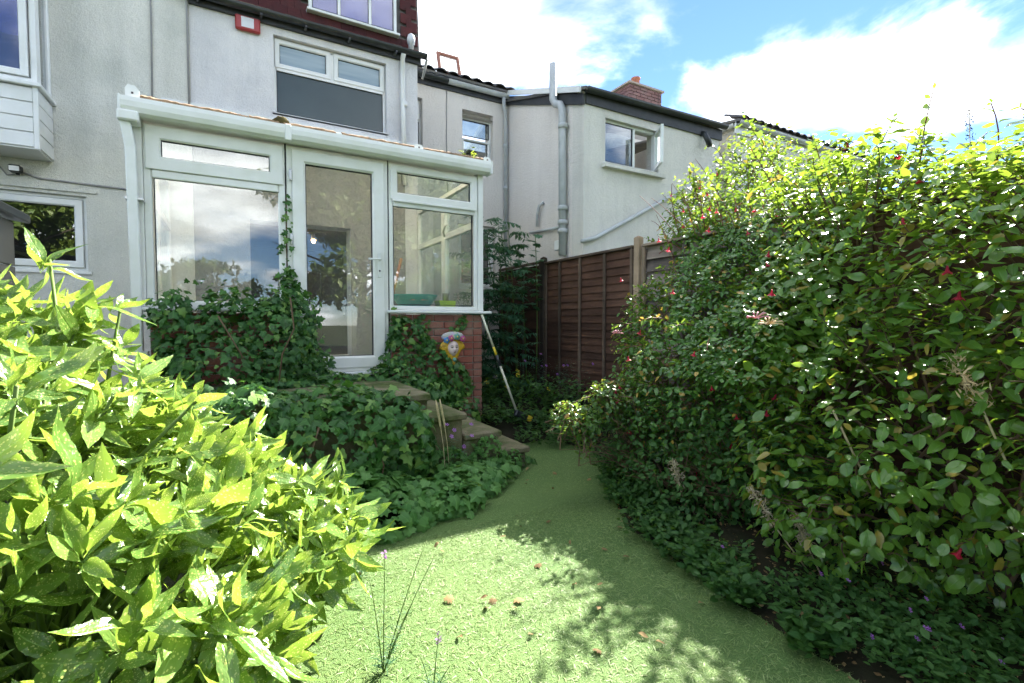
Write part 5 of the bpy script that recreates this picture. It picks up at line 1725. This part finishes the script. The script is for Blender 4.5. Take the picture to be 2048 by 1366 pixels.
for k, (x, y) in enumerate(((1.30, 3.40), (1.34, 3.42))):
    o = thing('grass_ear', ('pale ripe grass ear before the steps, the left one of two', 'pale ripe grass ear before the steps, the right one of two')[k], 'grass', (x + .05, y - .05, 0), 'ripe grass ears by the steps')
    MB().tube([(x + .05, y - .05, .0), (x + .03, y - .03, .35), (x, y, .62)], .003, 5).build('stem', 'straw', o, smooth=True)
    MB().tube([(x + .018, y - .02, .46), (x + .012, y - .015, .5), (x - .006, y + .004, .64), (x - .012, y + .008, .68)], [.003, .009, .008, .002], 7).build('ear', 'straw', o, smooth=True)


def toadflax(label, x, y, hs, seed):
    o = thing('toadflax', label, 'wildflower', (x, y, 0), 'wildflowers on the lawn')
    r2 = np.random.default_rng(seed)
    PP, DD, NN_, SS = [], [], [], []
    for h, dx, dy, fl_ in hs:
        pts = [(x, y, 0), (x + dx * .4, y + dy * .4, h * .55), (x + dx, y + dy, h)]
        MB().tube([bez(*[np.array(p) for p in pts], t_) for t_ in np.linspace(0, 1, 6)], [.0022] * 3 + [.0014] * 3, 5).build('stem', 'stem_green', o, smooth=True)
        for k in range(26):
            t_ = r2.uniform(.05, .8) ** 1.3
            p = bez(*[np.array(q) for q in pts], t_)
            a = r2.uniform(0, 6.28)
            PP.append(p)
            DD.append((math.cos(a), math.sin(a), .9))
            NN_.append((r2.normal(0, .4), r2.normal(0, .4), 1))
            SS.append(.045 * (1.1 - t_))
        if fl_:
            me_ = petals('flower', 'petal_purple', .007)
            for k in range(5):
                q = inst('flower', me_, o, (x + dx - .004 * k * dx + r2.normal(0, .004), y + dy + r2.normal(0, .004), h - .006 * k))
                q.rotation_euler = (r2.uniform(0, 1.5), 0, r2.uniform(0, 6))
    foliage(o, BLADE, 'pinnate_leaf', frames(PP, DD, NN_, np.array(SS)), 0)


toadflax('purple toadflax with long thin stems rising from the sunlit lawn', .44, 1.70, [(.42, .02, .04, 1), (.40, .20, .10, 0), (.34, .28, .16, 0), (.30, -.02, .1, 0), (.22, .1, .0, 0)], 1)
toadflax('small purple toadflax stem at the bottom edge by the bush', .55, 1.50, [(.20, .03, .02, 1), (.14, -.03, .03, 0), (.12, .05, -.03, 0)], 2)
toadflax('purple toadflax stem at the shadow edge beside the spotted bush', .52, 2.42, [(.16, .04, .03, 1), (.1, -.02, .02, 0)], 3)

# honeysuckle flowers: tubes splayed from a head
def honey_flower(label_o, loc, mat, s, parent):
    m = MB()
    for k in range(11):
        a = 2 * math.pi * k / 11 + rng.uniform(-.2, .2)
        e = rng.uniform(.1, .9)
        d = np.array([math.cos(a) * math.cos(e), math.sin(a) * math.cos(e) - .2, math.sin(e)])
        c = np.array(loc)
        m.tube([c + d * s * .1, c + d * s * .6, c + d * s + np.array([0, 0, -.12 * s]), c + d * s * 1.15 + np.array([0, 0, -.3 * s])], [s * .04, s * .05, s * .09, s * .02], 5)
    o = m.build('blossom', mat, parent, smooth=True)
    o.data.uv_layers.new(name='UVMap')
    o['kind'] = 'stuff'
    return o


for loc, mt, s in (((2.30, 1.55, 1.27), 'petal_pink', .05), ((2.36, 1.52, 1.24), 'petal_cream', .055)):
    honey_flower('', loc, mt, s, h1)
honey_flower('', (2.76, 3.10, 1.16), 'petal_pink', .045, h2)

# ---- fallen leaves on the lawn
fl_spots = []
while len(fl_spots) < 46:
    x, y = rng.uniform(.45, 2.6), rng.uniform(1.2, 3.7)
    if inside(np.array([[x, y]]), LP)[0]:
        fl_spots.append((x, y))
mesh_f = [tpl_mesh('fallen_leaf', tp_, 'dry_leaf') for tp_ in (OVAL[1], GER[1], OVAL[0])]
for k, (x, y) in enumerate(fl_spots):
    o = bpy.data.objects.new('fallen_leaf', mesh_f[k % 3])
    COL.objects.link(o)
    o.location = (x, y, .024)
    o.rotation_euler = (rng.uniform(-.3, .3), rng.uniform(-.2, .5), rng.uniform(0, 6.28))
    s = rng.uniform(.022, .048)
    o.scale = (s, s, s)
    tag(o, 'dry curled fallen leaf lying loose on the lawn', 'leaf', 'fallen leaves scattered on the lawn')

k_ = 5200
lx, ly = rng.uniform(1.75, 3.9, k_), rng.uniform(.3, 4.0, k_)
keep = lx > np.interp(ly, [.2, .9, 1.6, 2.25, 2.75, 3.2, 3.7, 4.2], [1.78, 1.84, 1.93, 2.08, 2.36, 2.68, 2.9, 2.92])
lx, ly = lx[keep], ly[keep]
k_ = len(lx)
ML_ = frames(np.c_[lx, ly, np.full(k_, .075) * np.minimum(1, (lx - np.interp(ly, [.2, .9, 1.6, 2.25, 2.75, 3.2, 3.7, 4.2], [1.75, 1.81, 1.9, 2.05, 2.33, 2.65, 2.87, 2.9])) / .35) + .012], rng.normal(0, 1, (k_, 3)) * np.array([1, 1, .3]), rng.normal(0, .5, (k_, 3)) + np.array([0, 0, 1]), rng.choice([.009, .013, .018, .025], k_))
stuff(merged('leaf_litter', OVAL, ML_, rng.integers(0, 3, k_), 'dry_leaf', None), 'dry brown leaf litter covering the soil under the hedge', 'leaf litter')

# ================================================================== FACE PLAQUE AND LEANING BRUSH
fp = thing('face_plaque', 'painted wall plaque of a face with yellow hair and flowered hat', 'wall plaque', (1.95, 4.68, .80))
FC = Vector((1.955, 4.66, .985))


def blob_mesh(c, rx, ry, rz, f=None, nu=20, nv=14):
    m = MB()
    for i in range(nv + 1):
        th = math.pi * i / nv
        for j in range(nu):
            ph = 2 * math.pi * j / nu
            d = Vector((math.sin(th) * math.cos(ph), math.sin(th) * math.sin(ph), math.cos(th)))
            q = Vector((d.x * rx, d.y * ry, d.z * rz))
            if f:
                q = f(q, d)
            m.v.append(tuple(Vector(c) + q))
    m.f = [(i * nu + j, i * nu + (j + 1) % nu, (i + 1) * nu + (j + 1) % nu, (i + 1) * nu + j) for i in range(nv) for j in range(nu)]
    return m


def face_f(q, d):
    q = q.copy()
    if d.z < 0:
        q.x *= 1 - .35 * (-d.z) ** 1.5
    if d.y < 0:
        x, z = d.x, d.z
        q.y -= .020 * math.exp(-((x / .16) ** 2) - ((z + .12) / .22) ** 2)
        q.y += .008 * (math.exp(-((x - .38) / .2) ** 2 - ((z - .12) / .16) ** 2) + math.exp(-((x + .38) / .2) ** 2 - ((z - .12) / .16) ** 2))
        q.y -= .006 * math.exp(-((x / .3) ** 2) - ((z + .52) / .1) ** 2)
    return q


fo = blob_mesh(FC, .060, .038, .078, face_f, 32, 24).build('face', 'skin_paint', fp, smooth=True)
for sx in (-1, 1):
    blob_mesh(FC + Vector((sx * .024, -.0345, .012)), .013, .004, .0045, None, 10, 8).build('eye', 'ink', fo, smooth=True)
    MB().tube([FC + Vector((sx * .010, -.0375, .024)), FC + Vector((sx * .024, -.037, .031)), FC + Vector((sx * .040, -.030, .026))], .0022, 5).build('eyebrow', 'ink', fo, smooth=True)
blob_mesh(FC + Vector((0, -.0385, -.036)), .015, .004, .0045, None, 10, 8).build('mouth', 'lip_paint', fo, smooth=True)


def hair_f(q, d):
    q = q.copy()
    q.x *= 1 + .12 * math.sin(6 * d.z + 1)
    if d.z < -.2:
        q.x *= 1 - .5 * (-d.z - .2)
    if abs(d.x) > .6 and -.1 < d.z < .5:
        q.x *= 1.22
    q.y += .003 * math.sin(22 * d.x)
    return q


blob_mesh(FC + Vector((0, .025, .0)), .105, .032, .145, hair_f, 36, 26).build('hair', 'hair_paint', fp, smooth=True)
ht = blob_mesh(FC + Vector((.0, .010, .110)), .125, .045, .062, lambda q, d: Vector((q.x * (1 + .1 * max(0, d.z)), q.y, max(q.z, -.03 + .0 * q.x) * (1.0 if d.z > 0 else .7))), 30, 16).build('hat', 'hat_paint', fp, smooth=True)
for x, z, mt in ((-.085, .085, 'flower_blue_paint'), (.095, .098, 'flower_purple_paint'), (-.035, .105, 'flower_purple_paint'), (.03, .12, 'pendant_green')):
    blob_mesh(FC + Vector((x, -.028, z)), .032, .012, .032, lambda q, d: Vector((q.x * (1 + .18 * math.cos(5 * math.atan2(d.z, d.x))), q.y, q.z * (1 + .18 * math.cos(5 * math.atan2(d.z, d.x))))), 20, 10).build('flower', mt, ht, smooth=True)
    blob_mesh(FC + Vector((x, -.041, z)), .009, .005, .009, None, 8, 6).build('flower_centre', 'yellow_paint', ht, smooth=True)
blob_mesh(FC + Vector((.012, -.005, -.115)), .022, .016, .022, None, 14, 10).build('pendant', 'pendant_green', fp, smooth=True)
blob_mesh(FC + Vector((0, .010, -.150)), .026, .014, .024, None, 14, 10).build('chin_knot', 'hair_paint', fp, smooth=True)

lp = thing('leaning_brush', 'long cream and black pole with brush head leaning on the conservatory corner', 'brush', (2.66, 4.55, .2))
A_, B_ = np.array((2.335, 4.772, 1.335)), np.array((2.665, 4.58, .27))
seg = lambda a, b: [A_ + (B_ - A_) * t_ for t_ in (a, b)]
MB().tube(seg(0, .33), .013, 10).build('upper_pole', 'pole_cream', lp, smooth=True)
MB().tube(seg(.331, .41), .0135, 10).build('yellow_band', 'pole_yellow', lp, smooth=True)
MB().tube(seg(.411, .52), .017, 10).build('grip', 'black_plastic', lp, smooth=True)
MB().tube(seg(.521, 1.0), .0125, 10).build('lower_pole', 'pole_cream', lp, smooth=True)
hd = MB().box(-.075, .09, -.03, .03, -.035, .035).build('brush_head', 'black_plastic', lp, bevel=.012)
turn(hd, Matrix.Translation((2.70, 4.57, .245)) @ Matrix.Rotation(R(25), 4, 'Y'))
yb = MB().box(.091, .15, -.028, .028, -.03, .03).build('scraper_block', 'pole_yellow', lp, bevel=.006)
turn(yb, Matrix.Translation((2.70, 4.57, .245)) @ Matrix.Rotation(R(25), 4, 'Y'))
cn = thing('garden_cane', 'thin pale cane standing slanted in the dark hedge', 'cane', (2.55, 1.3, 0))
MB().tube([(2.66, 1.15, .40), (2.60, 1.23, .62), (2.55, 1.30, .82)], .0055, 6).build('cane', 'straw', cn, smooth=True)


# ================================================================== TREES BEHIND THE CAMERA, MIRRORED IN THE PANES
def tree(label, x, y, h, rx, ry, n, seed, leaf=.30, crown0=.25):
    o = thing('tree', label, 'tree', (x, y, 0))
    r2 = np.random.default_rng(seed)
    MB().tube([(x, y, 0), (x + .1, y, h * .3), (x + .2, y + .1, h * .6), (x + .1, y, h * .88)], [.22, .17, .11, .03], 8).build('trunk', 'bark', o, smooth=True)
    ends = []
    for k in range(16):
        a = k * 2.4
        z0 = h * (crown0 + .55 * k / 16)
        e = np.array([x + rx * .75 * math.cos(a), y + ry * .75 * math.sin(a), z0 + h * .14])
        s0 = np.array([x + .12, y, z0])
        MB().tube([s0, (s0 + e) / 2 + np.array([0, 0, .15]), e], [.07, .045, .015], 6).build('limb', 'bark', o, smooth=True)
        ends.append(e)
    cl = []
    for k in range(34):
        e = ends[k % 16] * .6 + np.array([x, y, h * r2.uniform(crown0 + .05, .98)]) * .4 + r2.normal(0, .5, 3)
        cl.append((*e, rx * r2.uniform(.18, .36), ry * r2.uniform(.18, .36), h * r2.uniform(.05, .10)))
    C = np.array(cl)
    kk = r2.integers(0, len(C), n)
    v = r2.normal(size=(n, 3))
    v /= np.linalg.norm(v, axis=1, keepdims=True)
    P = C[kk, :3] + v * C[kk, 3:] * r2.uniform(.55, 1.1, (n, 1))
    nr = v + np.array([0, 0, .6]) + r2.normal(0, .5, (n, 3))
    M = frames(P, r2.normal(size=(n, 3)), nr, leaf * r2.uniform(.6, 1.3, n))
    cr = merged('crown', CLUMP, M, r2.integers(0, 2, n), 'tree_leaf', o)
    cr['kind'] = 'stuff'


tree('large leafy tree behind the viewer, mirrored in the glazed door', 4.6, -11, 11.0, 4.4, 3.0, 17000, 5, .30, .12)
tree('spreading tree behind the viewer, mirrored in the right hand panes', 11.0, -12, 10.0, 4.2, 3.0, 13000, 6, .30, .12)
tree('smaller tree behind the viewer, mirrored low in the left pane', -1.6, -13, 3.8, 3.0, 2.2, 6000, 8, .26, .15)
tree('tall tree behind the viewer, mirrored in the kitchen window', -7.4, -12, 9.5, 3.4, 2.8, 12000, 9, .30, .12)
